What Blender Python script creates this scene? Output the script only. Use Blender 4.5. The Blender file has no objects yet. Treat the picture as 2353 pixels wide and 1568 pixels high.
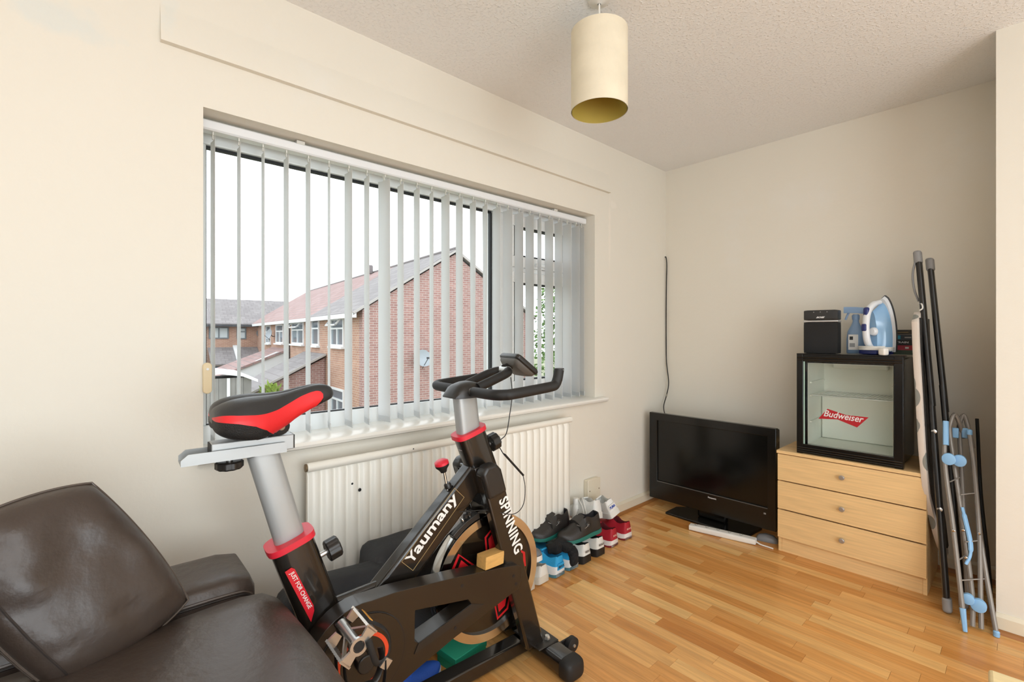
import bpy, bmesh, math, random
from mathutils import Vector, Matrix, noise
from mathutils.geometry import tessellate_polygon
random.seed(11)
SC = bpy.context.scene
COL = SC.collection
R = math.radians

# ------------------------------------------------------------------ camera, sky, light, exposure
cam = bpy.data.cameras.new('camera')
cam.sensor_width = 36.0
cam.lens = 1085.0 / 2353.0 * 36.0
cam.shift_y = -14.0 / 2353.0
cam.clip_start = 0.03
cam.clip_end = 300
camo = bpy.data.objects.new('camera', cam)
COL.objects.link(camo)
camo.location = (1.824, -3.226, 1.182)
camo.rotation_euler = (R(90), 0, 0.82921)
SC.camera = camo

W = bpy.data.worlds.new('overcast_sky')
SC.world = W
W.use_nodes = True
bg = W.node_tree.nodes['Background']
bg.inputs[0].default_value = (0.91, 0.96, 1.0, 1)
bg.inputs[1].default_value = 2.5

def area(name, loc, rot, sx, sy, power, col):
    l = bpy.data.lights.new(name, 'AREA')
    l.shape = 'RECTANGLE'; l.size = sx; l.size_y = sy
    l.energy = power; l.color = col
    o = bpy.data.objects.new(name, l)
    COL.objects.link(o)
    o.location = loc; o.rotation_euler = rot
    return o
# area light added inside the unseen rear window, tilted up to brighten the room
area('far_window_fill', (4.22, -3.2, 1.05), (0, R(113), 0), 1.95, 1.9, 50, (0.86, 0.94, 1.0))
# unseen fill light added behind the camera to brighten lower walls and furniture
area('added_ceiling_fill', (3.0, -3.5, 2.355), (0, 0, 0), 1.5, 1.5, 26, (0.88, 0.95, 1.0))
SC.view_settings.view_transform = 'Standard'
SC.view_settings.look = 'None'
SC.view_settings.exposure = 0.07
SC.view_settings.gamma = 1.0
SC.cycles.max_bounces = 7
SC.cycles.diffuse_bounces = 4
SC.cycles.glossy_bounces = 3
SC.cycles.caustics_reflective = False
SC.cycles.caustics_refractive = False
SC.view_settings.use_curve_mapping = False

# ------------------------------------------------------------------ helpers
def lin(c):
    if isinstance(c, str):
        c = c.lstrip('#'); c = [int(c[i:i + 2], 16) for i in (0, 2, 4)]
    return tuple(((x / 255) / 12.92 if x / 255 <= 0.04045 else ((x / 255 + 0.055) / 1.055) ** 2.4) for x in c) + (1.0,)

MATS = {}
def mat(name, col, rough=0.5, metal=0.0, var=0.0, vscale=3.0, bump=0.0, bscale=60.0, coat=0.0, spec=0.5, stretch=(1, 1, 1), emit=None, translucent=0.0):
    if name in MATS: return MATS[name]
    m = bpy.data.materials.new(name); m.use_nodes = True
    nt = m.node_tree; N = nt.nodes; L = nt.links
    b = N['Principled BSDF']; out = N['Material Output']
    c = lin(col)
    b.inputs['Base Color'].default_value = c
    b.inputs['Roughness'].default_value = rough
    b.inputs['Metallic'].default_value = metal
    b.inputs['Coat Weight'].default_value = coat
    b.inputs['Coat Roughness'].default_value = 0.08
    b.inputs['Specular IOR Level'].default_value = spec
    tc = N.new('ShaderNodeTexCoord'); mp = N.new('ShaderNodeMapping')
    mp.inputs['Scale'].default_value = stretch
    L.new(tc.outputs['Object'], mp.inputs['Vector'])
    if var > 0:
        n = N.new('ShaderNodeTexNoise'); n.inputs['Scale'].default_value = vscale; n.inputs['Detail'].default_value = 6
        L.new(mp.outputs[0], n.inputs['Vector'])
        mr = N.new('ShaderNodeMapRange'); mr.inputs[1].default_value = 0.3; mr.inputs[2].default_value = 0.7
        mr.inputs[3].default_value = 1 - var; mr.inputs[4].default_value = 1 + var
        L.new(n.outputs['Fac'], mr.inputs[0])
        mx = N.new('ShaderNodeMix'); mx.data_type = 'RGBA'; mx.blend_type = 'MULTIPLY'; mx.inputs[0].default_value = 1
        mx.inputs[6].default_value = c
        L.new(mr.outputs[0], mx.inputs[7]); L.new(mx.outputs[2], b.inputs['Base Color'])
    if bump > 0:
        n2 = N.new('ShaderNodeTexNoise'); n2.inputs['Scale'].default_value = bscale; n2.inputs['Detail'].default_value = 4
        L.new(mp.outputs[0], n2.inputs['Vector'])
        bp = N.new('ShaderNodeBump'); bp.inputs['Strength'].default_value = bump; bp.inputs['Distance'].default_value = 0.01
        L.new(n2.outputs['Fac'], bp.inputs['Height']); L.new(bp.outputs[0], b.inputs['Normal'])
    if emit:
        b.inputs['Emission Color'].default_value = lin(emit[0]); b.inputs['Emission Strength'].default_value = emit[1]
    if translucent > 0:
        t = N.new('ShaderNodeBsdfTranslucent'); t.inputs[0].default_value = c
        ms = N.new('ShaderNodeMixShader'); ms.inputs[0].default_value = translucent
        L.new(b.outputs[0], ms.inputs[1]); L.new(t.outputs[0], ms.inputs[2]); L.new(ms.outputs[0], out.inputs[0])
    MATS[name] = m
    return m

def glass(name, tint=(1, 1, 1), refl=0.06, rough=0.0):
    m = bpy.data.materials.new(name); m.use_nodes = True
    nt = m.node_tree; N = nt.nodes; L = nt.links
    N.remove(N['Principled BSDF'])
    t = N.new('ShaderNodeBsdfTransparent'); t.inputs[0].default_value = tuple(tint) + (1,)
    g = N.new('ShaderNodeBsdfGlossy'); g.inputs['Roughness'].default_value = rough
    fr = N.new('ShaderNodeFresnel'); fr.inputs[0].default_value = 1.3
    mr = N.new('ShaderNodeMath'); mr.operation = 'MULTIPLY'; mr.inputs[1].default_value = refl / 0.05
    L.new(fr.outputs[0], mr.inputs[0])
    ms = N.new('ShaderNodeMixShader')
    L.new(mr.outputs[0], ms.inputs[0]); L.new(t.outputs[0], ms.inputs[1]); L.new(g.outputs[0], ms.inputs[2])
    L.new(ms.outputs[0], N['Material Output'].inputs[0])
    MATS[name] = m
    return m

class MB:
    """collects shapes and links them as one mesh object"""
    def __init__(s): s.v = []; s.f = []
    def add(s, vs, fs):
        k = len(s.v); s.v += [Vector(v) for v in vs]; s.f += [tuple(i + k for i in f) for f in fs]; return s
    def box(s, c, size, M=None):
        c = Vector(c); h = Vector(size) / 2
        vs = [Vector((sx * h.x, sy * h.y, sz * h.z)) for sx in (-1, 1) for sy in (-1, 1) for sz in (-1, 1)]
        vs = [(M @ v if M else v) + c for v in vs]
        return s.add(vs, [(0, 1, 3, 2), (4, 6, 7, 5), (0, 4, 5, 1), (2, 3, 7, 6), (0, 2, 6, 4), (1, 5, 7, 3)])
    def bb(s, x0, x1, y0, y1, z0, z1):
        return s.box(((x0 + x1) / 2, (y0 + y1) / 2, (z0 + z1) / 2), (abs(x1 - x0), abs(y1 - y0), abs(z1 - z0)))
    def loft(s, rings, cap0=True, cap1=True, closed=True):
        n = len(rings[0]); vs = [p for r in rings for p in r]; fs = []
        for i in range(len(rings) - 1):
            for j in range(n if closed else n - 1):
                a = i * n + j; b = i * n + (j + 1) % n
                fs.append((a, b, b + n, a + n))
        if cap0: fs.append(tuple(reversed(range(n))))
        if cap1: fs.append(tuple(range((len(rings) - 1) * n, len(rings) * n)))
        return s.add(vs, fs)
    def tube(s, pts, r, seg=10, closed=False, sy=1.0, cap=True, up=None):
        pts = [Vector(p) for p in pts]; n = len(pts)
        rs = (list(r) + [r[-1]] * n)[:n] if isinstance(r, (list, tuple)) else [r] * n
        T = []
        for i in range(n):
            if closed: t = pts[(i + 1) % n] - pts[i - 1]
            else: t = pts[min(i + 1, n - 1)] - pts[max(i - 1, 0)]
            T.append(t.normalized())
        u = Vector(up) if up else Vector((0, 0, 1))
        if abs(u.dot(T[0])) > 0.95: u = Vector((1, 0, 0))
        u = (u - T[0] * u.dot(T[0])).normalized()
        rings = []
        for i in range(n):
            u = (u - T[i] * u.dot(T[i])).normalized(); w = T[i].cross(u)
            rings.append([pts[i] + (u * math.sin(2 * math.pi * k / seg) * sy + w * math.cos(2 * math.pi * k / seg)) * rs[i] for k in range(seg)])
        if closed: rings.append(rings[0]); return s.loft(rings, False, False)
        return s.loft(rings, cap, cap)
    def beam(s, p0, p1, w, h, side):
        """bar of rectangular section: w across 'side', h the other way"""
        p0 = Vector(p0); p1 = Vector(p1); t = (p1 - p0).normalized(); sd = Vector(side); sd = (sd - t * sd.dot(t)).normalized(); up = t.cross(sd)
        r = [[p + sd * a * w / 2 + up * b * h / 2 for a, b in ((-1, -1), (1, -1), (1, 1), (-1, 1))] for p in (p0, p1)]
        return s.loft(r)
    def oval(s, p0, p1, w, h, side, seg=20, e=2.6, sc1=1.0):
        """bar of rounded section"""
        p0 = Vector(p0); p1 = Vector(p1); t = (p1 - p0).normalized(); sd = Vector(side); sd = (sd - t * sd.dot(t)).normalized(); up = t.cross(sd)
        def sp(x): return math.copysign(abs(x) ** (2 / e), x)
        r = []
        for p, k in ((p0, 1.0), (p1, sc1)):
            r.append([p + (sd * sp(math.cos(2 * math.pi * i / seg)) * w / 2 + up * sp(math.sin(2 * math.pi * i / seg)) * h / 2) * k for i in range(seg)])
        return s.loft(r)
    def prism(s, poly, lo, hi, fn, holes=()):
        """polygon (a,b) extruded from lo to hi; fn(a,b,c) gives the point"""
        loops = [list(poly)] + [list(h) for h in holes]
        flat = [p for l in loops for p in l]; n = len(flat)
        tri = tessellate_polygon([[Vector((p[0], p[1], 0)) for p in l] for l in loops])
        vs = [fn(p[0], p[1], lo) for p in flat] + [fn(p[0], p[1], hi) for p in flat]
        fs = []
        if not holes:
            fs += [tuple(reversed(range(n))), tuple(range(n, 2 * n))]
        else:
            for t in tri: fs.append(tuple(t)); fs.append(tuple(i + n for i in reversed(t)))
        k = 0
        for l in loops:
            m = len(l)
            for i in range(m):
                a = k + i; b = k + (i + 1) % m; fs.append((a, b, b + n, a + n))
            k += m
        return s.add(vs, fs)
    def lathe(s, prof, seg=24, M=None, c=(0, 0, 0), cap=True):
        c = Vector(c); rings = []
        for r, z in prof:
            ring = [Vector((r * math.cos(2 * math.pi * k / seg), r * math.sin(2 * math.pi * k / seg), z)) for k in range(seg)]
            rings.append([(M @ p if M else p) + c for p in ring])
        return s.loft(rings, cap, cap)
    def soft(s, c, size, r=0.4, n=10, bulge=(0, 0, 0), M=None, nz=0.0, nsc=6.0, seed=0.0, taper=0.0):
        """rounded, padded block"""
        bm = bmesh.new(); bmesh.ops.create_cube(bm, size=2.0)
        bmesh.ops.subdivide_edges(bm, edges=bm.edges[:], cuts=n, use_grid_fill=True)
        h = Vector(size) / 2; rr = r * min(h); c = Vector(c)
        for v in bm.verts:
            p = Vector((v.co.x * h.x, v.co.y * h.y, v.co.z * h.z)); q = v.co.copy()
            inner = Vector([max(-(h[i] - rr), min(h[i] - rr, p[i])) for i in range(3)])
            d = p - inner
            if d.length > 1e-9: p = inner + d.normalized() * min(rr, max(abs(x) for x in d))
            p.x += q.x * bulge[0] * (1 - q.y * q.y) * (1 - q.z * q.z)
            p.y += q.y * bulge[1] * (1 - q.x * q.x) * (1 - q.z * q.z)
            p.z += q.z * bulge[2] * (1 - q.x * q.x) * (1 - q.y * q.y)
            if taper: k = 1 - taper * (q.z + 1) / 2; p.x *= k; p.y *= k
            if nz:
                o = Vector((seed, seed * 2, 0))
                p += Vector((noise.noise(p * nsc + o), noise.noise(p * nsc + o + Vector((9, 0, 0))), noise.noise(p * nsc + o + Vector((0, 7, 0))))) * nz
            v.co = (M @ p if M else p) + c
        bm.verts.index_update()
        s.add([v.co.copy() for v in bm.verts], [tuple(v.index for v in f.verts) for f in bm.faces]); bm.free(); return s
    def mesh(s, name, sharp=35, flip=False):
        me = bpy.data.meshes.new(name); me.from_pydata([tuple(v) for v in s.v], [], s.f)
        bm = bmesh.new(); bm.from_mesh(me); bmesh.ops.recalc_face_normals(bm, faces=bm.faces[:])
        for f in bm.faces: f.smooth = True
        bm.to_mesh(me); bm.free()
        me.set_sharp_from_angle(angle=R(sharp))
        return me
    def build(s, name, m, parent=None, sharp=35, bevel=0.0, seg=2, subsurf=0):
        me = s.mesh(name, sharp); o = bpy.data.objects.new(name, me); COL.objects.link(o)
        if m: me.materials.append(m)
        if parent: o.parent = parent
        if bevel:
            b = o.modifiers.new('bevel', 'BEVEL'); b.width = bevel; b.segments = seg; b.limit_method = 'ANGLE'; b.angle_limit = R(40)
            if hasattr(b, 'harden_normals'): b.harden_normals = False
        if subsurf:
            sb = o.modifiers.new('subd', 'SUBSURF'); sb.levels = subsurf; sb.render_levels = subsurf
        return o

def tag(o, label=None, cat=None, group=None, kind=None):
    if label: o['label'] = label
    if cat: o['category'] = cat
    if group: o['group'] = group
    if kind: o['kind'] = kind
    return o
def thing(name, label, cat, loc=(0, 0, 0), rotz=0.0, group=None, kind=None):
    o = bpy.data.objects.new(name, None); COL.objects.link(o); o.location = loc; o.rotation_euler = (0, 0, rotz); o.empty_display_size = 0.05
    return tag(o, label, cat, group, kind)
def struct(name, mb, m, bevel=0, parent=None, label=None):
    o = mb.build(name, m, parent, bevel=bevel); o['kind'] = 'structure'
    if label: o['label'] = label
    return o
def copyobj(o, parent=None):
    c = o.copy(); COL.objects.link(c); c.parent = parent; return c

def text(name, body, m, parent, origin, xd, yd, width=None, height=None, bold=0.0, shear=0.0, depth=0.0006, spacing=1.0):
    """lettering whose lower-left corner is at origin, running along xd, standing along yd"""
    cu = bpy.data.curves.new(name, 'FONT'); cu.body = body; cu.size = 1.0; cu.offset = bold; cu.shear = shear; cu.space_character = spacing
    cu.resolution_u = 3
    to = bpy.data.objects.new(name, cu); COL.objects.link(to)
    bpy.context.view_layer.update()
    dg = bpy.context.evaluated_depsgraph_get()
    me = bpy.data.meshes.new_from_object(to.evaluated_get(dg))
    bpy.data.objects.remove(to); bpy.data.curves.remove(cu)
    xs = [v.co.x for v in me.vertices]; ys = [v.co.y for v in me.vertices]
    x0, x1, y0, y1 = min(xs), max(xs), min(ys), max(ys)
    sx = width / (x1 - x0) if width else None; sy = height / (y1 - y0) if height else None
    sx = sx or sy; sy = sy or sx
    X = Vector(xd).normalized(); Y = Vector(yd).normalized(); Z = X.cross(Y); O = Vector(origin)
    for v in me.vertices: v.co = O + X * (v.co.x - x0) * sx + Y * (v.co.y - y0) * sy + Z * depth
    me.materials.clear(); me.materials.append(m); me.name = name
    o = bpy.data.objects.new(name, me); COL.objects.link(o)
    if parent: o.parent = parent
    return o

def arc(c, r, a0, a1, n, fn):
    return [fn(c[0] + r * math.cos(a0 + (a1 - a0) * i / n), c[1] + r * math.sin(a0 + (a1 - a0) * i / n)) for i in range(n + 1)]
def smooth(pts, n=6):
    """Catmull-Rom through the points"""
    P = [Vector(p) for p in pts]; P = [P[0] * 2 - P[1]] + P + [P[-1] * 2 - P[-2]]; out = []
    for i in range(1, len(P) - 2):
        for k in range(n):
            t = k / n; a, b, c, d = P[i - 1:i + 3]
            out.append(0.5 * ((2 * b) + (c - a) * t + (2 * a - 5 * b + 4 * c - d) * t * t + (3 * b - a - 3 * c + d) * t ** 3))
    out.append(P[-2]); return out
# ------------------------------------------------------------------ materials of the setting
def wall_mat(name, col, patch, bump=0.12, patches=()):
    m = bpy.data.materials.new(name); m.use_nodes = True; nt = m.node_tree; N = nt.nodes; L = nt.links; b = N['Principled BSDF']
    b.inputs['Roughness'].default_value = 0.75; b.inputs['Specular IOR Level'].default_value = 0.25
    tc = N.new('ShaderNodeTexCoord')
    n1 = N.new('ShaderNodeTexNoise'); n1.inputs['Scale'].default_value = 1.3; n1.inputs['Detail'].default_value = 5; n1.inputs['Roughness'].default_value = 0.6
    L.new(tc.outputs['Object'], n1.inputs['Vector'])
    r1 = N.new('ShaderNodeValToRGB'); r1.color_ramp.elements[0].position = 0.58; r1.color_ramp.elements[1].position = 0.72
    r1.color_ramp.elements[0].color = lin(col); r1.color_ramp.elements[1].color = lin(patch)
    L.new(n1.outputs['Fac'], r1.inputs[0])
    n3 = N.new('ShaderNodeTexNoise'); n3.inputs['Scale'].default_value = 0.5; n3.inputs['Detail'].default_value = 3
    L.new(tc.outputs['Object'], n3.inputs['Vector'])
    mr = N.new('ShaderNodeMapRange'); mr.inputs[3].default_value = 0.955; mr.inputs[4].default_value = 1.03
    L.new(n3.outputs['Fac'], mr.inputs[0])
    mx = N.new('ShaderNodeMix'); mx.data_type = 'RGBA'; mx.blend_type = 'MULTIPLY'; mx.inputs[0].default_value = 1
    L.new(r1.outputs[0], mx.inputs[6]); L.new(mr.outputs[0], mx.inputs[7]); L.new(mx.outputs[2], b.inputs['Base Color'])
    last = mx.outputs[2]
    geo = N.new('ShaderNodeNewGeometry')
    for (cy_, cz_, ry_, rz_), colr, stren in patches:
        sc_ = N.new('ShaderNodeVectorMath'); sc_.operation = 'SUBTRACT'; L.new(geo.outputs['Position'], sc_.inputs[0]); sc_.inputs[1].default_value = (0, cy_, cz_)
        dv = N.new('ShaderNodeVectorMath'); dv.operation = 'DIVIDE'; L.new(sc_.outputs[0], dv.inputs[0]); dv.inputs[1].default_value = (1, ry_, rz_)
        ln_ = N.new('ShaderNodeVectorMath'); ln_.operation = 'LENGTH'; L.new(dv.outputs[0], ln_.inputs[0])
        nn_ = N.new('ShaderNodeTexNoise'); nn_.inputs['Scale'].default_value = 14; nn_.inputs['Detail'].default_value = 5; L.new(geo.outputs['Position'], nn_.inputs['Vector'])
        ad = N.new('ShaderNodeMath'); ad.operation = 'MULTIPLY_ADD'; L.new(nn_.outputs['Fac'], ad.inputs[0]); ad.inputs[1].default_value = 1.6; L.new(ln_.outputs['Value'], ad.inputs[2])
        mp_ = N.new('ShaderNodeMapRange'); L.new(ad.outputs[0], mp_.inputs[0]); mp_.inputs[1].default_value = 1.25; mp_.inputs[2].default_value = 1.75; mp_.inputs[3].default_value = stren; mp_.inputs[4].default_value = 0.0
        m2 = N.new('ShaderNodeMix'); m2.data_type = 'RGBA'; L.new(mp_.outputs[0], m2.inputs[0]); L.new(last, m2.inputs[6]); m2.inputs[7].default_value = lin(colr); last = m2.outputs[2]
    L.new(last, b.inputs['Base Color'])
    n2 = N.new('ShaderNodeTexNoise'); n2.inputs['Scale'].default_value = 22; n2.inputs['Detail'].default_value = 6
    L.new(tc.outputs['Object'], n2.inputs['Vector'])
    bp = N.new('ShaderNodeBump'); bp.inputs['Strength'].default_value = bump; bp.inputs['Distance'].default_value = 0.012
    L.new(n2.outputs['Fac'], bp.inputs['Height']); L.new(bp.outputs[0], b.inputs['Normal'])
    MATS[name] = m; return m
M_wall = wall_mat('cream_wall_paint', '#eae4d7', '#ebe7de', patches=(((-3.27, 2.07, 0.13, 0.06), '#e0e1da', 0.8), ((-0.70, 1.80, 0.016, 0.30), '#efe7da', 0.8), ((-0.66, 2.03, 0.06, 0.03), '#efe8dc', 0.7), ((-3.02, 2.22, 0.03, 0.12), '#e2e3dc', 0.5)))
M_wallw = wall_mat('bounce_white_wall', '#f1efeb', '#efede8')  # unseen walls made whiter than the cream to bounce more light
M_ceil = wall_mat('stippled_ceiling_paint', '#f4f3f1', '#f2f1ef', 0.0)
nt = M_ceil.node_tree
_n = nt.nodes.new('ShaderNodeTexNoise'); _n.inputs['Scale'].default_value = 95; _n.inputs['Detail'].default_value = 3
_tc = nt.nodes.new('ShaderNodeTexCoord'); nt.links.new(_tc.outputs['Object'], _n.inputs['Vector'])
_r = nt.nodes.new('ShaderNodeMapRange'); _r.inputs[1].default_value = 0.52; _r.inputs[2].default_value = 0.7; nt.links.new(_n.outputs['Fac'], _r.inputs[0])
_b = nt.nodes.new('ShaderNodeBump'); _b.inputs['Strength'].default_value = 0.45; _b.inputs['Distance'].default_value = 0.006
nt.links.new(_r.outputs[0], _b.inputs['Height']); nt.links.new(_b.outputs[0], nt.nodes['Principled BSDF'].inputs['Normal'])
M_gloss = mat('cream_gloss_paint', '#e6dcc6', 0.3, var=0.02)
M_upvc = mat('white_upvc', '#e9ecec', 0.25)
M_sill = mat('white_gloss_sill', '#efece4', 0.25, var=0.015)
M_seal = mat('black_rubber_seal', '#15181a', 0.6)
M_beading = mat('wood_effect_beading', '#a06a38', 0.45, var=0.15, vscale=8, stretch=(1, 1, 8))

H = 2.4
# ------------------------------------------------------------------ walls, ceiling
YL, YR, ZB, ZT = -2.927, -0.855, 0.792, 1.930      # window opening in the left wall
w = MB()
w.bb(-0.28, 0, -5.2, YL, 0, H); w.bb(-0.28, 0, YR, 0.12, 0, H); w.bb(-0.28, 0, YL, YR, 0, ZB - 0.03); w.bb(-0.28, 0, YL, YR, ZT, H)
struct('wall_left', w, M_wall)
struct('wall_end', MB().bb(0, 4.5, 0, 0.12, 0, H), M_wall)
struct('wall_breast', MB().bb(1.739, 3.3, -0.522, 0, 0, H), M_wall)
w = MB()
w.bb(4.3, 4.5, -5.2, -4.2, 0, H); w.bb(4.3, 4.5, -0.7, 0, 0, H); w.bb(4.3, 4.5, -4.2, -0.7, 0, 0.03); w.bb(4.3, 4.5, -4.2, -0.7, 2.15, H)
struct('wall_far', w, M_wallw)
w = MB()
w.bb(0, 2.3, -5.2, -5.08, 0, H); w.bb(4.1, 4.3, -5.2, -5.08, 0, H); w.bb(2.3, 4.1, -5.2, -5.08, 2.15, H)
struct('wall_front', w, M_wallw)
struct('ceiling', MB().bb(-0.28, 4.5, -5.2, 0.12, H, H + 0.12), M_ceil)
# batten left above the window
struct('trim_1', MB().prism([(0, 2.094), (0.022, 2.094), (0.022, 2.112), (0.0, 2.215)], -3.041, -0.713, lambda a, b_, c: Vector((a, c, b_))), M_wall, label='painted wooden batten on the wall above the window')
# skirting and wood beading
def skirting(name, x0, x1, y0, y1, face):
    o = MB()
    t = 0.016
    if face == 'x': prof = [(0, 0), (t, 0), (t, 0.062), (0.006, 0.075), (0, 0.075)]; o.prism(prof, y0, y1, lambda a, b, c: Vector((x0 + a, c, b)))
    else: prof = [(0, 0), (t, 0), (t, 0.062), (0.006, 0.075), (0, 0.075)]; o.prism(prof, x0, x1, lambda a, b, c: Vector((c, y0 - a, b)))
    return struct(name, o, M_gloss)
skirting('baseboard_left', 0, 0, -5.08, 0, 'x')
skirting('baseboard_end', 0.0165, 1.738, 0, 0, 'y')
skirting('baseboard_breast', 1.739, 3.3, -0.522, 0, 'y')
q = [(0, 0), (0.016, 0), (0.014, 0.008), (0.008, 0.014), (0, 0.016)]
struct('trim_2', MB().prism(q, -5.0, -0.02, lambda a, b, c: Vector((0.0165 + a, c, b))), M_beading)
struct('trim_3', MB().prism(q, 0.033, 1.735, lambda a, b, c: Vector((c, -0.0165 - a, b))), M_beading)
struct('trim_4', MB().prism(q, 1.735, 3.3, lambda a, b, c: Vector((c, -0.5385 - a, b))), M_beading)

# ------------------------------------------------------------------ floor of narrow wood strips
def floor_mat():
    m = bpy.data.materials.new('beech_strip_floor'); m.use_nodes = True; nt = m.node_tree; N = nt.nodes; L = nt.links; b = N['Principled BSDF']
    b.inputs['Roughness'].default_value = 0.26; b.inputs['Specular IOR Level'].default_value = 0.45
    at = N.new('ShaderNodeAttribute'); at.attribute_name = 'tone'
    geo = N.new('ShaderNodeNewGeometry')
    cmb = N.new('ShaderNodeVectorMath'); cmb.operation = 'MULTIPLY_ADD'
    L.new(at.outputs['Vector'], cmb.inputs[0]); cmb.inputs[1].default_value = (37, 91, 13); L.new(geo.outputs['Position'], cmb.inputs[2])
    mp = N.new('ShaderNodeMapping'); mp.inputs['Scale'].default_value = (3.0, 46, 1); L.new(cmb.outputs[0], mp.inputs['Vector'])
    n = N.new('ShaderNodeTexNoise'); n.inputs['Scale'].default_value = 1.0; n.inputs['Detail'].default_value = 7; n.inputs['Roughness'].default_value = 0.62; n.inputs['Distortion'].default_value = 0.6
    L.new(mp.outputs[0], n.inputs['Vector'])
    cr = N.new('ShaderNodeValToRGB'); e = cr.color_ramp.elements
    e[0].position = 0.0; e[0].color = lin('#c5823e'); e[1].position = 1.0; e[1].color = lin('#f0c17e')
    x = e.new(0.45); x.color = lin('#dea05b')
    L.new(at.outputs['Fac'], cr.inputs[0])
    mr = N.new('ShaderNodeMapRange'); mr.inputs[1].default_value = 0.28; mr.inputs[2].default_value = 0.72; mr.inputs[3].default_value = 0.72; mr.inputs[4].default_value = 1.14
    L.new(n.outputs['Fac'], mr.inputs[0])
    mx = N.new('ShaderNodeMix'); mx.data_type = 'RGBA'; mx.blend_type = 'MULTIPLY'; mx.inputs[0].default_value = 1
    L.new(cr.outputs[0], mx.inputs[6]); L.new(mr.outputs[0], mx.inputs[7]); L.new(mx.outputs[2], b.inputs['Base Color'])
    MATS['floor'] = m; return m
M_floor = floor_mat()
M_joint = mat('dark_floor_joint', '#a06a35', 0.6)
floor = struct('floor', MB().bb(-0.0, 4.3, -5.2, 0, -0.1, -0.006), M_joint)
rnd = random.Random(5)
SW = 0.0615
planks = []
k = 0
while -0.0165 - k * SW > -5.1:
    y1 = -0.0165 - k * SW; x = -rnd.random() * 0.4 + 0.0
    while x < 4.3:
        ln = rnd.choice((0.27, 0.33, 0.38, 0.42, 0.5)); t = min(1, max(0, rnd.gauss(0.5, 0.24)))
        planks.append((max(0, x), min(4.3, x + ln), y1 - SW, y1, t)); x += ln
    k += 1
cp = camo.location
fx, fy = -math.sin(0.82921), math.cos(0.82921)
def floorscore(p):
    cx, cy = (p[0] + p[1]) / 2, (p[2] + p[3]) / 2
    d = (cx - cp.x) * fx + (cy - cp.y) * fy
    if d < 0.9: return -1
    px = 1176.5 + 1085 * ((cx - cp.x) * fy + (cy - cp.y) * -fx) / d; py = 770 + 1085 * 1.182 / d
    if not (880 < px < 2420 and py < 1640): return -1
    if 0.92 < cx < 1.5 and cy > -0.36: return -1
    return 1 / d
planks.sort(key=floorscore, reverse=True)
def plankmesh(ps, name):
    m = MB()
    for x0, x1, y0, y1, t in ps: m.bb(x0 + 0.0004, x1 - 0.0004, y0 + 0.0003, y1 - 0.0003, -0.006, 0)
    me = m.mesh(name); a = me.attributes.new('tone', 'FLOAT', 'POINT')
    for i, p in enumerate(ps):
        for j in range(8): a.data[i * 8 + j].value = p[4]
    me.materials.append(M_floor); o = bpy.data.objects.new(name, me); COL.objects.link(o); o.parent = floor; return o
NV = min(300, sum(1 for p in planks if floorscore(p) > 0))
for p in planks[:NV]: plankmesh([p], 'plank')
tag(plankmesh(planks[NV:], 'planks_beyond'), kind='stuff')

# ------------------------------------------------------------------ window
M_pane = glass('window_glass', (0.985, 0.992, 0.99), 0.016)
win = thing('window_1', 'wide white framed window with one large pane and a smaller casement on its right', None, kind='structure')
FX0, FX1 = -0.225, -0.160    # frame depth
GX = -0.185
yl, yr, zb, zt = YL - 0.03, YR + 0.03, ZB - 0.006, ZT + 0.004
ym0, ym1 = -1.548, -1.470    # mullion
f = MB()
def bar(o, y0, y1, z0, z1, x0=FX0, x1=FX1): o.bb(x0, x1, y0, y1, z0, z1)
bar(f, yl, yr, 1.866, zt); bar(f, yl, yr, zb, 0.856); bar(f, yl, -2.892, 0.8561, 1.8659); bar(f, -0.925, yr, 0.8561, 1.8659); bar(f, ym0, ym1, 0.8561, 1.8659)
f.build('frame', M_upvc, win, bevel=0.004)
# glazing bead step inside the big pane
f = MB()
for y0, y1, z0, z1 in ((-2.892, ym0, 1.855, 1.8655), (-2.892, ym0, 0.8565, 0.8605)): f.bb(-0.192, -0.176, y0, y1, z0, z1)
f.bb(-0.192, -0.176, -2.8915, -2.888, 0.8605, 1.855); f.bb(-0.192, -0.172, ym0 - 0.0105, ym0 - 0.0005, 0.8605, 1.855)
f.build('glazing_seal', M_seal, win)
MB().bb(GX - 0.004, GX, -2.884, ym0 + 0.004, 0.862, 1.862).build('pane', M_pane, win)
# right-hand opening sashes: top light over casement
def sash(z0, z1, y0=-1.466, y1=-0.928):
    s_ = MB(); t = 0.062; x0, x1 = -0.205, -0.145
    s_.bb(x0, x1, y0, y1, z1 - t, z1); s_.bb(x0, x1, y0, y1, z0, z0 + t); s_.bb(x0, x1, y0, y0 + t, z0 + t, z1 - t); s_.bb(x0, x1, y1 - t, y1, z0 + t, z1 - t)
    so = s_.build('sash', M_upvc, win, bevel=0.004)
    sl = MB(); e = 0.008
    for a, b_, c, d in ((y0 + t, y1 - t, z1 - t - e, z1 - t), (y0 + t, y1 - t, z0 + t, z0 + t + e), (y0 + t, y0 + t + e, z0 + t, z1 - t), (y1 - t - e, y1 - t, z0 + t, z1 - t)): sl.bb(-0.186, -0.149, a, b_, c, d)
    sl.build('glazing_seal', M_seal, so)
    MB().bb(GX - 0.004, GX, y0 + t - 0.005, y1 - t + 0.005, z0 + t - 0.005, z1 - t + 0.005).build('pane', M_pane, so)
    return so
s1 = sash(1.572, 1.868)
s2 = sash(0.858, 1.545)
MB().bb(-0.145, -0.128, -1.24, -1.14, 1.585, 1.603).build('handle', M_upvc, s1, bevel=0.004)
MB().bb(-0.145, -0.125, -1.452, -1.430, 1.15, 1.27).build('handle', M_upvc, s2, bevel=0.004)
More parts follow.
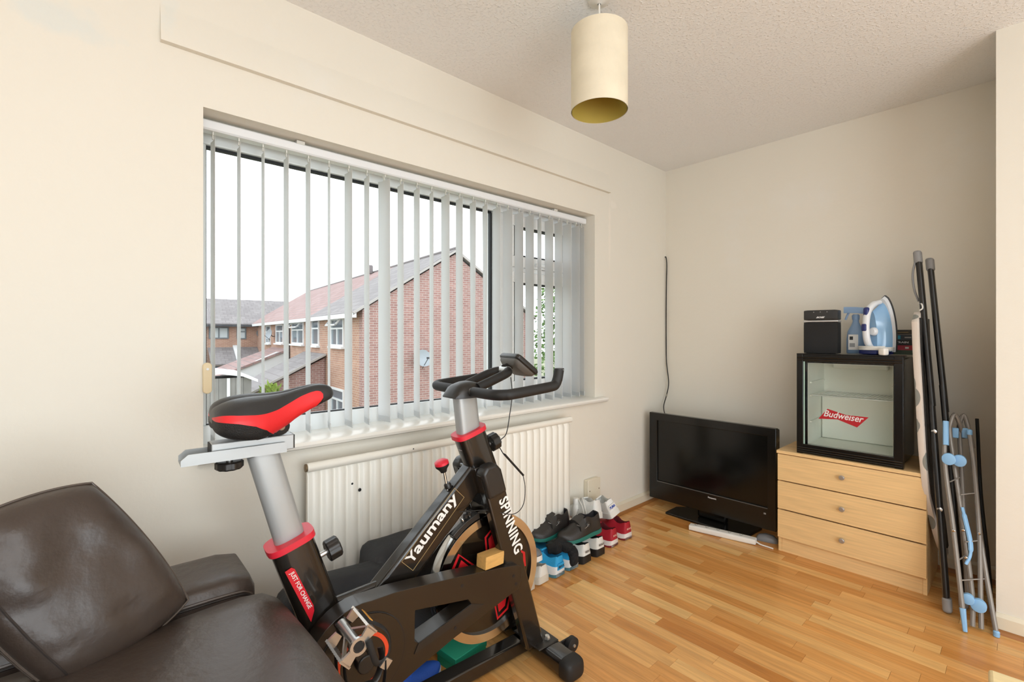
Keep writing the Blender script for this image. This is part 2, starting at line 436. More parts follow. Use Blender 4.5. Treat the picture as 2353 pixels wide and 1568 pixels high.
MB().bb(-0.215, -0.160, ym1, -0.925, 1.5455, 1.5715).build('transom', M_upvc, win, bevel=0.003)
# sill with rounded nose and horns
pr = [(-0.16, ZB - 0.03), (0.030, ZB - 0.03), (0.042, ZB - 0.024), (0.046, ZB - 0.014), (0.042, ZB - 0.004), (0.030, ZB), (-0.16, ZB)]
o = MB(); o.prism([(a, b_) for a, b_ in pr if True], YL, YR, lambda a, b_, c: Vector((a, c, b_)))
pr2 = [(0.001, ZB - 0.03)] + pr[1:-1] + [(0.001, ZB)]
o.prism(pr2, YL - 0.02, YL, lambda a, b_, c: Vector((a, c, b_))); o.prism(pr2, YR, YR + 0.085, lambda a, b_, c: Vector((a, c, b_)))
o.build('window_sill', M_sill, win)

# unseen windows added to let daylight in behind the camera
def back_window(name, pts, horiz):
    r_ = thing(name, None, None, kind='structure'); (a0, a1, z0, z1), c, n = pts, horiz[0], horiz[1]
    m = MB(); pane = MB(); t = 0.06
    def bx(a, b_, z, zz, mm, d0, d1):
        if horiz[2] == 'x': mm.bb(c + d0, c + d1, a, b_, z, zz)
        else: mm.bb(a, b_, c - d1, c - d0, z, zz)
    bx(a0, a1, z1 - t, z1, m, 0.08, 0.14); bx(a0, a1, z0, z0 + t, m, 0.08, 0.14)
    for i in range(n + 1):
        a = a0 + (a1 - a0 - t) * i / n; bx(a, a + t, z0 + t, z1 - t, m, 0.08, 0.14)
        if i < n: bx(a + t, a + (a1 - a0 - t) / n, z0 + t, z1 - t, pane, 0.105, 0.11)
    m.build('frame', M_upvc, r_); pane.build('pane', M_pane, r_)
back_window('window_2', (-4.2, -0.7, 0.03, 2.15), (4.3, 3, 'x'))
back_window('window_3', (2.3, 4.1, 0.0, 2.15), (-5.06, 2, 'y'))

# ------------------------------------------------------------------ vertical blind
M_slat = mat('white_blind_fabric', '#f3f4f4', 0.7, bump=0.05, bscale=300, translucent=0.66)
M_rail = mat('white_aluminium_rail', '#eceef0', 0.3)
M_clear = mat('pale_hook_plastic', '#d9d8d0', 0.4)
blind = thing('vertical_blind', 'white vertical blind with open fabric louvres hanging across the whole window', 'blind', (-0.085, -1.9, 1.92))
def bl(x, y, z): return Vector((x + 0.085, y + 1.9, z - 1.92))
prof = [(-0.106, 1.884), (-0.068, 1.884), (-0.062, 1.889), (-0.062, 1.914), (-0.068, 1.919), (-0.106, 1.919)]
MB().prism(prof, -2.921, -0.862, lambda a, b_, c: bl(a, c, b_)).build('head_rail', M_rail, blind)
for y in (-2.60, -1.15):
    MB().box(bl(-0.08, y, 1.9225), (0.044, 0.03, 0.007)).box(bl(-0.0605, y, 1.9195), (0.004, 0.03, 0.011)).build('bracket', M_clear, blind)
SL = [(-2.885, -2), (-2.805, -6), (-2.726, -9), (-2.645, -6), (-2.564, -8), (-2.482, -16), (-2.401, -4), (-2.32, -12), (-2.239, 7), (-2.159, -12), (-2.075, -14), (-1.995, -21), (-1.916, -8), (-1.833, -14), (-1.748, -17), (-1.668, -22), (-1.587, -14), (-1.509, -7), (-1.425, -11), (-1.342, -12), (-1.262, -31), (-1.181, -14), (-1.098, -18), (-1.019, -13), (-0.938, -18), (-0.885, -24)]
def slatmesh(tw):
    m = MB(); rings = []; n = 6; top, bot = 1.862, 0.803; hw = 0.0445
    for i in range(9):
        z = top + (bot - top) * i / 8; a = R(tw) * (i / 8)
        fr = [(-hw + 2 * hw * j / n) for j in range(n + 1)]
        ring = [(s, 0.004 * (1 - (s / hw) ** 2) + 0.0005) for s in fr] + [(s, 0.004 * (1 - (s / hw) ** 2) - 0.0005) for s in reversed(fr)]
        rings.append([Vector((s * math.cos(a) - t * math.sin(a), s * math.sin(a) + t * math.cos(a), z - 1.92)) for s, t in ring])
    m.loft(rings); return m.mesh('louvre', 50)
base_me = slatmesh(0); tw_me = slatmesh(-9); base_me.materials.append(M_slat); tw_me.materials.append(M_slat)
hk = MB(); hk.box((0, 0, -0.041), (0.018, 0.004, 0.012)).box((0, 0, -0.052), (0.007, 0.003, 0.016)); hk_me = hk.mesh('hook'); hk_me.materials.append(M_clear)
wt = MB(); wt.box((0, 0.002, 0.815 - 1.92), (0.086, 0.0035, 0.026)); wt_me = wt.mesh('bottom_weight'); wt_me.materials.append(M_slat)
for i, (y, an) in enumerate(SL):
    o = bpy.data.objects.new('louvre', tw_me if i in (14, 15) else base_me); COL.objects.link(o); o.parent = blind
    o.location = (0, y + 1.9, 0); o.rotation_euler = (0, 0, R(an))
    o2 = bpy.data.objects.new('hook', hk_me); COL.objects.link(o2); o2.parent = o
    o3 = bpy.data.objects.new('bottom_weight', wt_me); COL.objects.link(o3); o3.parent = o
    if i in (14, 15): o3.rotation_euler = (0, 0, R(-9))
# cream cord tidy on the reveal
ct = thing('cord_tidy', 'cream plastic cord tidy fixed at the left edge of the window recess', 'cord tidy', (0.004, -2.925, 1.04))
pl = [(-0.011 + 0.022 * 0, -0.05)] and [(0.013 * math.cos(a), (0.038 if math.sin(a) >= 0 else -0.038) + 0.013 * math.sin(a)) for a in [2 * math.pi * i / 24 for i in range(24)]]
MB().prism(pl, -0.004, 0.008, lambda a, b_, c: Vector((c, a + 0.008, b_))).build('plate', mat('aged_cream_plastic', '#e2cfa8', 0.4), ct, bevel=0.002)
MB().lathe([(0.004, 0), (0.004, 0.003)], 10, Matrix.Rotation(R(90), 4, 'Y'), (0.008, 0.008, 0.03)).build('screw', M_rail, ct)

# ------------------------------------------------------------------ radiator
M_rad = mat('cream_radiator_enamel', '#f0ece1', 0.35, var=0.015)
M_brass = mat('worn_metal', '#7d6a50', 0.5, metal=0.6)
rad = thing('radiator', 'cream ribbed panel radiator below the window', 'radiator', (0.05, -1.9, 0.0))
ry0, ry1, rz0, rz1 = -2.622 + 1.9, -1.184 + 1.9, 0.125, 0.705
pts = []; pitch = 0.0479; n = int((ry1 - ry0) / pitch); e = (ry1 - ry0) / n
for i in range(n):
    a = ry0 + i * e
    for t, x in ((0.0, 0.028), (0.10, 0.028), (0.22, 0.037), (0.80, 0.037), (0.92, 0.028)): pts.append((a + t * e, x))
pts.append((ry1, 0.028))
rings = []
for z, dx in ((rz0, -0.012), (rz0 + 0.03, 0.0), (rz1 - 0.035, 0.0), (rz1 - 0.012, -0.010)):
    rings.append([Vector((max(0.020, x + dx) if dx < 0 else x, y, z)) for y, x in pts] + [Vector((0.012, y, z)) for y, x in reversed(pts)])
MB().loft(rings).build('panel', M_rad, rad, sharp=60)
MB().tube([(0.030, ry0 - 0.004, rz1), (0.030, ry1 + 0.004, rz1)], 0.0165, 16).build('top_rail', M_rad, rad)
MB().tube([(0.026, ry0, rz0 + 0.008), (0.026, ry1, rz0 + 0.008)], 0.012, 12).build('bottom_rail', M_rad, rad)
MB().lathe([(0.010, 0), (0.0145, 0.002), (0.0145, 0.006), (0.006, 0.008)], 12, Matrix.Rotation(R(90), 4, 'X'), (0.030, ry0 - 0.003, rz1)).build('end_plug', M_brass, rad)
for z in (0.22, 0.6):
    for y in (ry0 + 0.15, ry1 - 0.15): MB().bb(-0.049, 0.012, y - 0.02, y + 0.02, z, z + 0.05).build('wall_bracket', M_rad, rad)
MB().tube([(0.02, ry1 + 0.03, 0.0), (0.02, ry1 + 0.03, 0.13), (0.02, ry1, 0.14)], 0.0075, 8).build('pipe', M_rad, rad)
# chips in the enamel
for y, z, s_ in ((-2.46, 0.615, 0.0045), (-2.43, 0.585, 0.007), (-2.2, 0.707, 0.003)):
    MB().lathe([(s_, 0), (s_ * 0.7, 0.0006)], 7, Matrix.Rotation(R(90), 4, 'Y'), (0.0372 if z < 0.7 else 0.0465, y + 1.9, z)).build('paint_chip', M_seal, rad)
# blank socket box on the wall
sb = thing('socket_box', 'cream plastic socket box on the wall behind the stacked shoes', 'socket', (0.0, -0.905, 0.235))
MB().bb(0, 0.03, -0.06, 0.06, -0.065, 0.065).build('back_box', M_gloss, sb, bevel=0.006)
MB().bb(0.03, 0.036, -0.062, 0.062, -0.067, 0.067).build('face_plate', M_gloss, sb, bevel=0.003)
for y in (-0.045, 0.045): MB().lathe([(0.004, 0), (0.003, 0.0015)], 8, Matrix.Rotation(R(90), 4, 'Y'), (0.036, y, 0)).build('screw', M_brass, sb)
# ------------------------------------------------------------------ outside: terraced brick houses, porches, shed, hedge
GZ = -2.85
def brick_mat(name, c1, c2, mortar):
    m = bpy.data.materials.new(name); m.use_nodes = True; nt = m.node_tree; N = nt.nodes; L = nt.links; b = N['Principled BSDF']
    b.inputs['Roughness'].default_value = 0.85
    uv = N.new('ShaderNodeUVMap'); br = N.new('ShaderNodeTexBrick')
    br.inputs['Color1'].default_value = lin(c1); br.inputs['Color2'].default_value = lin(c2); br.inputs['Mortar'].default_value = lin(mortar)
    br.inputs['Scale'].default_value = 1.0; br.inputs['Brick Width'].default_value = 0.225; br.inputs['Row Height'].default_value = 0.075
    br.inputs['Mortar Size'].default_value = 0.008; br.inputs['Mortar Smooth'].default_value = 0.3
    L.new(uv.outputs[0], br.inputs['Vector'])
    n = N.new('ShaderNodeTexNoise'); n.inputs['Scale'].default_value = 2.2; n.inputs['Detail'].default_value = 5; L.new(uv.outputs[0], n.inputs['Vector'])
    mr = N.new('ShaderNodeMapRange'); mr.inputs[3].default_value = 0.8; mr.inputs[4].default_value = 1.15; L.new(n.outputs['Fac'], mr.inputs[0])
    mx = N.new('ShaderNodeMix'); mx.data_type = 'RGBA'; mx.blend_type = 'MULTIPLY'; mx.inputs[0].default_value = 1
    L.new(br.outputs['Color'], mx.inputs[6]); L.new(mr.outputs[0], mx.inputs[7]); L.new(mx.outputs[2], b.inputs['Base Color'])
    bp = N.new('ShaderNodeBump'); bp.inputs['Strength'].default_value = 0.4; bp.inputs['Distance'].default_value = 0.01; bp.invert = True
    L.new(br.outputs['Fac'], bp.inputs['Height']); L.new(bp.outputs[0], b.inputs['Normal'])
    MATS[name] = m; return m
def tile_mat(name, c1, c2):
    m = bpy.data.materials.new(name); m.use_nodes = True; nt = m.node_tree; N = nt.nodes; L = nt.links; b = N['Principled BSDF']
    b.inputs['Roughness'].default_value = 0.8
    uv = N.new('ShaderNodeUVMap'); br = N.new('ShaderNodeTexBrick')
    br.inputs['Color1'].default_value = lin(c1); br.inputs['Color2'].default_value = lin(c2); br.inputs['Mortar'].default_value = lin('#777070')
    br.inputs['Scale'].default_value = 1.0; br.inputs['Brick Width'].default_value = 0.38; br.inputs['Row Height'].default_value = 0.30; br.inputs['Mortar Size'].default_value = 0.018
    L.new(uv.outputs[0], br.inputs['Vector'])
    n = N.new('ShaderNodeTexNoise'); n.inputs['Scale'].default_value = 0.7; n.inputs['Detail'].default_value = 6; L.new(uv.outputs[0], n.inputs['Vector'])
    mr = N.new('ShaderNodeMapRange'); mr.inputs[3].default_value = 0.9; mr.inputs[4].default_value = 1.1; L.new(n.outputs['Fac'], mr.inputs[0])
    mx = N.new('ShaderNodeMix'); mx.data_type = 'RGBA'; mx.blend_type = 'MULTIPLY'; mx.inputs[0].default_value = 1
    L.new(br.outputs['Color'], mx.inputs[6]); L.new(mr.outputs[0], mx.inputs[7]); L.new(mx.outputs[2], b.inputs['Base Color'])
    MATS[name] = m; return m
M_brick = brick_mat('pink_red_brick', '#a58078', '#936e68', '#b8aca6')
M_brick2 = brick_mat('orange_brick', '#b58d78', '#a67c69', '#bdae9f')
M_tile_red = tile_mat('red_brown_roof_tile', '#a08480', '#937570')
M_tile_grey = tile_mat('grey_roof_tile', '#8d8887', '#7f7a7a')
M_wpaint = mat('white_exterior_paint', '#dfe1e2', 0.5)
M_dglass = mat('dark_window_pane', '#6c7780', 0.08, spec=0.7)
M_greyfr = mat('grey_window_frame', '#6d7478', 0.5)
M_curtain = mat('pale_net_curtain', '#c3cacc', 0.8)
M_gutter = mat('black_gutter', '#3b3d40', 0.5)
M_dish = mat('grey_satellite_dish', '#9aa0a6', 0.5)
M_leaf = mat('green_leaves', '#5f7d42', 0.7, var=0.35, vscale=6)
M_grass = mat('garden_ground', '#8b8d72', 0.9, var=0.3, vscale=0.8)
M_verge = mat('grey_verge_mortar', '#aaa4a0', 0.8)
M_fence = mat('grey_weathered_fence', '#83807c', 0.8, var=0.2, vscale=2)

def boxuv(o):
    """metre-scaled uv from each face's own plane, so courses stay level"""
    me = o.data; uv = me.uv_layers.new(name='uv')
    for p in me.polygons:
        n = p.normal; h = Vector((-n.y, n.x, 0))
        h = h.normalized() if h.length > 0.05 else Vector((1, 0, 0)); v = n.cross(h)
        for li in p.loop_indices:
            c = me.vertices[me.loops[li].vertex_index].co; uv.data[li].uv = (c.dot(h), c.dot(v))
    return o

struct('ground', MB().bb(-90, -0.4, -45, 60, GZ - 0.3, GZ), M_grass)

def win_unit(root, a0, a1, z0, z1, fm, glass_m, opened=False, cols=2, fan=True, sill=True):
    """window on the local plane y=0, facing -y; local x along the wall"""
    f = MB(); t = 0.07
    f.bb(a0, a1, -0.05, 0.03, z1 - t, z1); f.bb(a0, a1, -0.05, 0.03, z0, z0 + t); f.bb(a0, a0 + t, -0.05, 0.03, z0 + t, z1 - t); f.bb(a1 - t, a1, -0.05, 0.03, z0 + t, z1 - t)
    zf = z1 - (z1 - z0) * 0.36
    if fan: f.bb(a0 + t, a1 - t, -0.045, 0.03, zf - 0.03, zf + 0.03)
    if cols == 2: f.bb((a0 + a1) / 2 - 0.035, (a0 + a1) / 2 + 0.035, -0.045, 0.03, z0 + t, (zf - 0.03) if fan else (z1 - t))
    if sill: f.bb(a0 - 0.06, a1 + 0.06, -0.14, 0.02, z0 - 0.07, z0)
    w_ = f.build('window', fm, root)
    MB().bb(a0 + 0.03, a1 - 0.03, -0.008, 0.0, z0 + 0.03, z1 - 0.03).build('pane', glass_m, w_)
    if opened:
        Mx = Matrix.Rotation(R(-38), 4, 'X'); g = MB()
        hgt = z1 - zf - 0.02; wd = (a1 - a0) * 0.8; ax = (a0 + a1) / 2
        def pt(x, z): return Vector((x, -0.05, z1 - 0.01)) + Mx @ Vector((0, 0, z))
        for xa, xb, za, zb_ in ((-wd / 2, wd / 2, -0.06, 0), (-wd / 2, wd / 2, -hgt, -hgt + 0.06), (-wd / 2, -wd / 2 + 0.06, -hgt, 0), (wd / 2 - 0.06, wd / 2, -hgt, 0)):
            vs = [pt(ax + x, z) + d for d in (Vector((0, 0, 0)), Vector((0, -0.045, 0.02))) for x, z in ((xa, za), (xb, za), (xb, zb_), (xa, zb_))]
            g.add(vs, [(0, 1, 2, 3), (7, 6, 5, 4), (0, 4, 5, 1), (1, 5, 6, 2), (2, 6, 7, 3), (3, 7, 4, 0)])
        g.build('open_light', fm, w_)
    return w_

# ---- near terrace: origin at its corner, local x runs along the gable, local y away along the front wall
ang = math.atan2(0.995, 0.097)         # local x -> gable direction
house = thing('brick_terrace', 'red brick terrace with gable end and brown tiled roof beyond the large pane', 'house', (-11.969, 3.183, 0), ang)
LN, GW, EZ, AZ = 20.0, 6.5, 1.95, 4.09
g = MB(); g.prism([(0, GZ), (GW, GZ), (GW, EZ), (GW / 2, AZ - 0.1), (0, EZ)], 0.0, 0.3, lambda a, b, c: Vector((a, c, b)))
boxuv(g.build('gable_wall', M_brick, house))
boxuv(MB().bb(0.0, 0.3, 0.3, LN, GZ, EZ).build('front_wall', M_brick2, house))
boxuv(MB().bb(GW - 0.3, GW, 0.3, LN, GZ, EZ).build('rear_wall', M_brick2, house))
sl = math.atan2(AZ - EZ, GW / 2)
def roofplane(x0, x1, y0, y1, z0, z1, t=0.09):
    return [Vector((x0, y0, z0)), Vector((x0, y1, z0)), Vector((x1, y1, z1)), Vector((x1, y0, z1)), Vector((x0, y0, z0 + t)), Vector((x0, y1, z0 + t)), Vector((x1, y1, z1 + t)), Vector((x1, y0, z1 + t))]
BF = [(0, 1, 2, 3), (7, 6, 5, 4), (0, 4, 5, 1), (1, 5, 6, 2), (2, 6, 7, 3), (3, 7, 4, 0)]
ex = 0.32
boxuv(MB().add(roofplane(-ex, GW / 2, -0.12, 5.2, EZ - ex * math.tan(sl) + 0.05, AZ), BF).build('roof_slope', M_tile_grey, house))
boxuv(MB().add(roofplane(-ex, GW / 2, 5.2, LN, EZ - ex * math.tan(sl) + 0.05, AZ), BF).build('roof_slope', M_tile_red, house))
boxuv(MB().add(roofplane(GW + ex, GW / 2, -0.12, LN, EZ - ex * math.tan(sl) + 0.05, AZ), BF).build('roof_slope', M_tile_grey, house))
MB().tube([(GW / 2, -0.14, AZ + 0.09), (GW / 2, LN, AZ + 0.06)], 0.07, 8).build('ridge_tiles', M_tile_red, house)
MB().bb(-0.36, -0.22, -0.1, LN, EZ - 0.24, EZ - 0.10).build('gutter', M_wpaint, house)
MB().beam((-ex, -0.13, EZ - 0.10), (GW / 2, -0.13, AZ + 0.02), 0.04, 0.07, (0, 1, 0)).build('verge_board', M_verge, house)
MB().beam((GW + ex, -0.13, EZ - 0.10), (GW / 2, -0.13, AZ + 0.02), 0.04, 0.07, (0, 1, 0)).build('verge_board', M_verge, house)
MB().tube([(-0.06, 9.9, EZ - 0.2), (-0.06, 9.9, GZ)], 0.05, 8).build('drainpipe', M_gutter, house)
MB().lathe([(0.12, 0), (0.12, 0.35), (0.09, 0.4)], 10, None, (GW / 2 - 0.2, 7.6, AZ + 0.0)).build('roof_vent', M_tile_red, house)
# local frame of the front wall: x -> -local y ... windows face outward (-x of the house)
for a0, a1, z0, z1, op, cols in ((1.75, 3.2, 0.78, 1.76, True, 2), (4.8, 5.85, 0.76, 1.82, False, 1), (7.2, 9.4, 0.77, 1.76, True, 2), (11.3, 13.1, 0.75, 1.72, False, 2), (14.6, 16.0, 0.7, 1.72, False, 2), (1.75, 3.2, -1.75, -0.68, False, 2)):
    w_ = win_unit(house, -a1, -a0, z0, z1, M_wpaint, M_dglass, op, cols); w_.rotation_euler = (0, 0, R(-90))

# ---- far terrace facing the window
ft = thing('far_terrace', 'grey roofed orange brick terrace farthest away at the left of the view', 'house', (-30.953, 5.406, 0), ang)
boxuv(MB().bb(-9, 8, 0, 0.3, GZ, 1.9).build('front_wall', M_brick2, ft))
boxuv(MB().add([Vector(v) for v in ((-9, -0.4, 1.75), (8, -0.4, 1.75), (8, 3.2, 3.45), (-9, 3.2, 3.45), (-9, -0.4, 1.87), (8, -0.4, 1.87), (8, 3.2, 3.57), (-9, 3.2, 3.57))], BF).build('roof_slope', M_tile_grey, ft))
MB().bb(-9, 8, -0.5, -0.36, 1.68, 1.80).build('gutter', M_gutter, ft)
MB().tube([(-3.2, -0.06, 1.7), (-3.2, -0.06, GZ)], 0.06, 8).build('drainpipe', M_gutter, ft)
for a0, a1, z0, z1, fan, cols in ((-2.95, -1.92, 0.95, 1.66, False, 2), (-1.5, -0.98, 0.92, 1.64, True, 1)):
    win_unit(ft, a0, a1, z0, z1, M_greyfr, M_curtain, False, cols, fan, False)
# its lean-to roofs at ground floor
boxuv(MB().add([Vector(v) for v in ((-3.0, -2.2, -0.55), (2, -2.2, -0.55), (2, 0, 0.35), (-3.0, 0, 0.35), (-3.0, -2.2, -0.47), (2, -2.2, -0.47), (2, 0, 0.43), (-3.0, 0, 0.43))], BF).build('lean_to_roof', M_tile_grey, ft))
MB().beam((-1.6, -2.25, -0.42), (-1.6, 0, 0.5), 0.22, 0.12, (1, 0, 0)).build('verge_board', M_wpaint, ft)
MB().bb(-3.0, 2, -2.1, -1.9, GZ, -0.6).build('lean_to_wall', M_dglass, ft)

def dish(label, loc, rotz, rad_=0.36, tilt=20):
    d = thing('satellite_dish', label, 'satellite dish', loc, rotz, 'satellite dishes on the houses')
    Mt = Matrix.Rotation(R(90 - tilt), 4, 'X')
    prof = [(0.001, 0.0)] + [(rad_ * t, 0.10 * t * t) for t in (0.25, 0.5, 0.75, 1.0)] + [(rad_, 0.10 + 0.012)] + [(rad_ * t, 0.10 * t * t + 0.012) for t in (0.75, 0.5, 0.25)] + [(0.001, 0.012)]
    MB().lathe(prof, 24, Mt, (0, -0.22, 0), cap=False).build('reflector', M_dish, d)
    MB().tube([(0, 0, -0.1), (0, -0.12, -0.1), (0, -0.2, 0)], 0.022, 6).build('wall_arm', M_gutter, d)
    MB().tube([(0, -0.24, -0.3), (0, -0.62, 0.02)], 0.012, 6).build('feed_arm', M_gutter, d)
    MB().box((0, -0.64, 0.05), (0.06, 0.09, 0.06)).build('receiver', M_gutter, d)
    return d
gx, gy = 0.097, 0.995
dish('pale satellite dish on the brick gable end', (-11.969 + gx * 1.9 + 0.0, 3.183 + gy * 1.9, 0.39), ang, 0.29)
dish('satellite dish between the windows of the far terrace', (-30.953 - 0.2 * gx, 5.406 - 0.2 * gy, 1.25), ang, 0.27)
dish('satellite dish sticking out of the near terrace front wall', (-11.969 - 0.995 * 13.6, 3.183 + 0.097 * 13.6, 1.2), ang - R(70), 0.27, 15)

# ---- brick lean-to with tiled roof against the near terrace
def lp(x, y, z): return Vector((x, y, z))
ext = thing('brick_extension', 'small brick lean-to with grey tiled roof against the terrace front', 'extension', (-11.969, 3.183, 0), ang)
e = MB(); e.prism([(-2.6, GZ), (-0.02, GZ), (-0.02, 0.32), (-2.6, -0.95)], 4.0, 4.25, lambda a, b, c: Vector((a, c, b)))
e.bb(-2.6, -2.35, 4.25, 7.0, GZ, -0.95)
boxuv(e.build('wall', M_brick, ext))
boxuv(MB().add([Vector(v) for v in ((-2.85, 3.85, -1.06), (-2.85, 7.1, -1.06), (-0.03, 7.1, 0.40), (-0.03, 3.85, 0.40), (-2.85, 3.85, -0.98), (-2.85, 7.1, -0.98), (-0.03, 7.1, 0.48), (-0.03, 3.85, 0.48))], BF).build('roof_slope', M_tile_grey, ext))
MB().beam((-2.87, 3.83, -1.0), (-0.03, 3.83, 0.46), 0.05, 0.07, (0, 1, 0)).build('verge_board', M_verge, ext)
MB().bb(-2.98, -2.86, 3.8, 7.1, -1.2, -1.08).build('gutter', M_wpaint, ext)
# ---- white boarded porch further along
po = thing('white_porch', 'white boarded porch with red tiled roof below the terrace windows', 'porch', (-11.969, 3.183, 0), ang)
p = MB(); p.prism([(-3.4, -0.95), (-0.02, -0.95), (-0.02, 0.35), (-0.5, 0.38)], 10.2, 10.4, lambda a, b, c: Vector((a, c, b)))
p.build('gable_boarding', M_wpaint, po)
boxuv(MB().add([Vector(v) for v in ((-3.6, 10.1, -1.02), (-3.6, 14.2, -1.02), (-0.03, 14.2, 0.42), (-0.03, 10.1, 0.42), (-3.6, 10.1, -0.92), (-3.6, 14.2, -0.92), (-0.03, 14.2, 0.52), (-0.03, 10.1, 0.52))], BF).build('roof_slope', M_tile_red, po))
for x in (-3.3, -2.2, -1.2): MB().bb(x, x + 0.45, 10.2, 10.5, GZ, -0.96).build('post', M_wpaint, po)
MB().bb(-3.2, -0.3, 10.9, 10.95, GZ, -0.96).build('glazed_screen', M_dglass, po)
# ---- shed, fence and plants
sh = thing('garden_shed', 'grey garden shed with a white arched roof in the neighbouring garden', 'shed', (-14.2, -0.21, 0.15), ang)
for i in range(8): MB().bb(-0.85 + i * 0.2125, -0.85 + i * 0.2125 + 0.205, 0, 0.04, GZ - 0.15, -0.25).build('board', M_fence, sh)
MB().bb(-0.85, 0.85, 0.04, 1.6, GZ - 0.15, -0.28).build('body', M_fence, sh)
MB().loft([[Vector((x, y, z)) for x, z in ((-1.0, -0.32), (-0.6, -0.13), (0, -0.03), (0.6, -0.13), (1.0, -0.32), (1.0, -0.40), (0.6, -0.21), (0, -0.11), (-0.6, -0.21), (-1.0, -0.40))] for y in (-0.15, 1.7)]).build('roof', M_wpaint, sh)
MB().bb(0.2, 0.28, -0.03, 0, GZ, -0.25).build('door_trim', M_wpaint, sh)
fe = thing('garden_fence', 'weathered wooden garden fence between the two rows of houses', 'fence', (-22, 2.0, 0), ang)
for i in range(16):
    MB().bb(-5 + i * 0.36, -5 + i * 0.36 + 0.34, 0, 0.03, GZ, -1.15).build('board', M_fence, fe)
def bush(name, label, loc, r, h, n, cat='shrub', spiky=False, m=None):
    b = thing(name, label, cat, loc); rr = random.Random(hash(label) % 1000 if False else len(label)); lf = MB()
    for i in range(n):
        a = rr.uniform(0, 6.283); q = rr.random() ** 0.5; z = rr.random()
        p = Vector((r * q * math.cos(a) * (1 - 0.4 * z), r * q * math.sin(a) * (1 - 0.4 * z), h * (0.15 + 0.85 * z)))
        d = Vector((rr.gauss(0, 1), rr.gauss(0, 1), rr.gauss(0.4 if not spiky else 1.6, 0.6))).normalized(); sz = rr.uniform(0.09, 0.17) * (1.9 if spiky else 1)
        s2 = d.orthogonal().normalized() * sz * (0.14 if spiky else 0.35)
        lf.add([p - s2 * 0.2, p + d * sz * 0.5 - s2, p + d * sz, p + d * sz * 0.5 + s2], [(0, 1, 2, 3)])
    lf.build('foliage', m or M_leaf, b); MB().tube([(0, 0, 0), (0.02, 0, h * 0.6)], [0.05, 0.02], 6).build('stem', M_fence, b)
bush('garden_shrub', 'green leafy shrub growing behind the grey shed', (-24.4, -0.6, GZ), 1.5, 2.6, 900)
bush('spiky_plant', 'bright green spiky plant beside the shed', (-15.2, 1.45, GZ), 0.45, 2.3, 420, 'plant', True, mat('bright_green_leaves', '#93ab4c', 0.7, var=0.2))
bush('garden_tree', 'leafy green tree glimpsed between the louvres of the right casement', (-9.0, 9.1, GZ), 1.4, 5.6, 3000, 'tree')
# ------------------------------------------------------------------ pendant lamp
M_shade = mat('cream_suede_shade', '#e3d8c0', 0.9, var=0.05, vscale=14, bump=0.1, bscale=90)
M_shade_in = mat('ochre_shade_lining', '#b9a24a', 0.7)
M_cord = mat('white_flex', '#e8e4dc', 0.5)
LD = 1.716; lr = (1377 - 1176.5) / 1085 * LD
lx = 1.824 - 0.7374 * LD + 0.6754 * lr; ly = -3.226 + 0.6754 * LD + 0.7374 * lr
lamp = thing('pendant_lamp', 'cream drum pendant lamp hanging from the ceiling', 'lamp', (lx, ly, 0))
MB().lathe([(0.0, H), (0.040, H), (0.038, H - 0.006), (0.012, H - 0.013), (0.006, H - 0.016)], 20, cap=False).build('ceiling_rose', M_cord, lamp)
MB().tube([(0, 0, H - 0.012), (0, 0, 2.18)], 0.0035, 8).build('flex', M_cord, lamp)
rs = 0.1015; z0, z1 = 1.995, 2.283
MB().lathe([(rs, z0), (rs, z1), (rs - 0.0015, z1), (rs - 0.0015, z0)], 48, cap=False).build('shade', M_shade, lamp, sharp=50)
MB().lathe([(rs - 0.0018, z0 + 0.001), (rs - 0.0018, z1 - 0.001), (rs - 0.0028, z1 - 0.001), (rs - 0.0028, z0 + 0.001)], 48, cap=False).build('shade_lining', M_shade_in, lamp, sharp=50)
rg = MB()
for i in range(3):
    a = 2.1 * i + 0.3; rg.tube([(0.02 * math.cos(a), 0.02 * math.sin(a), 2.22), ((rs - 0.003) * math.cos(a), (rs - 0.003) * math.sin(a), z1 - 0.006)], 0.0015, 6)
rg.build('shade_carrier', M_cord, lamp)
MB().lathe([(0.0, 2.22), (0.021, 2.22), (0.021, 2.17), (0.017, 2.16), (0.014, 2.14), (0.0, 2.14)], 16, cap=False).build('lamp_holder', M_cord, lamp)
MB().lathe([(0.0, 2.05), (0.018, 2.056), (0.028, 2.075), (0.028, 2.095), (0.015, 2.125), (0.012, 2.145)], 18, cap=False).build('bulb', mat('unlit_bulb', '#e9e6df', 0.2), lamp)

# glowing panel added above the unseen fill light, behind the camera
cpn = thing('added_fill_panel', 'added unseen fill light panel over the rear half of the room', 'ceiling light', (3.0, -3.5, H))
MB().bb(-0.78, 0.78, -0.78, 0.78, -0.03, -0.0005).build('housing', M_cord, cpn, bevel=0.004)
MB().bb(-0.75, 0.75, -0.75, 0.75, -0.036, -0.0302).build('diffuser', mat('fill_panel_glow', '#ffffff', 0.6, emit=('#ffffff', 1.2)), cpn)
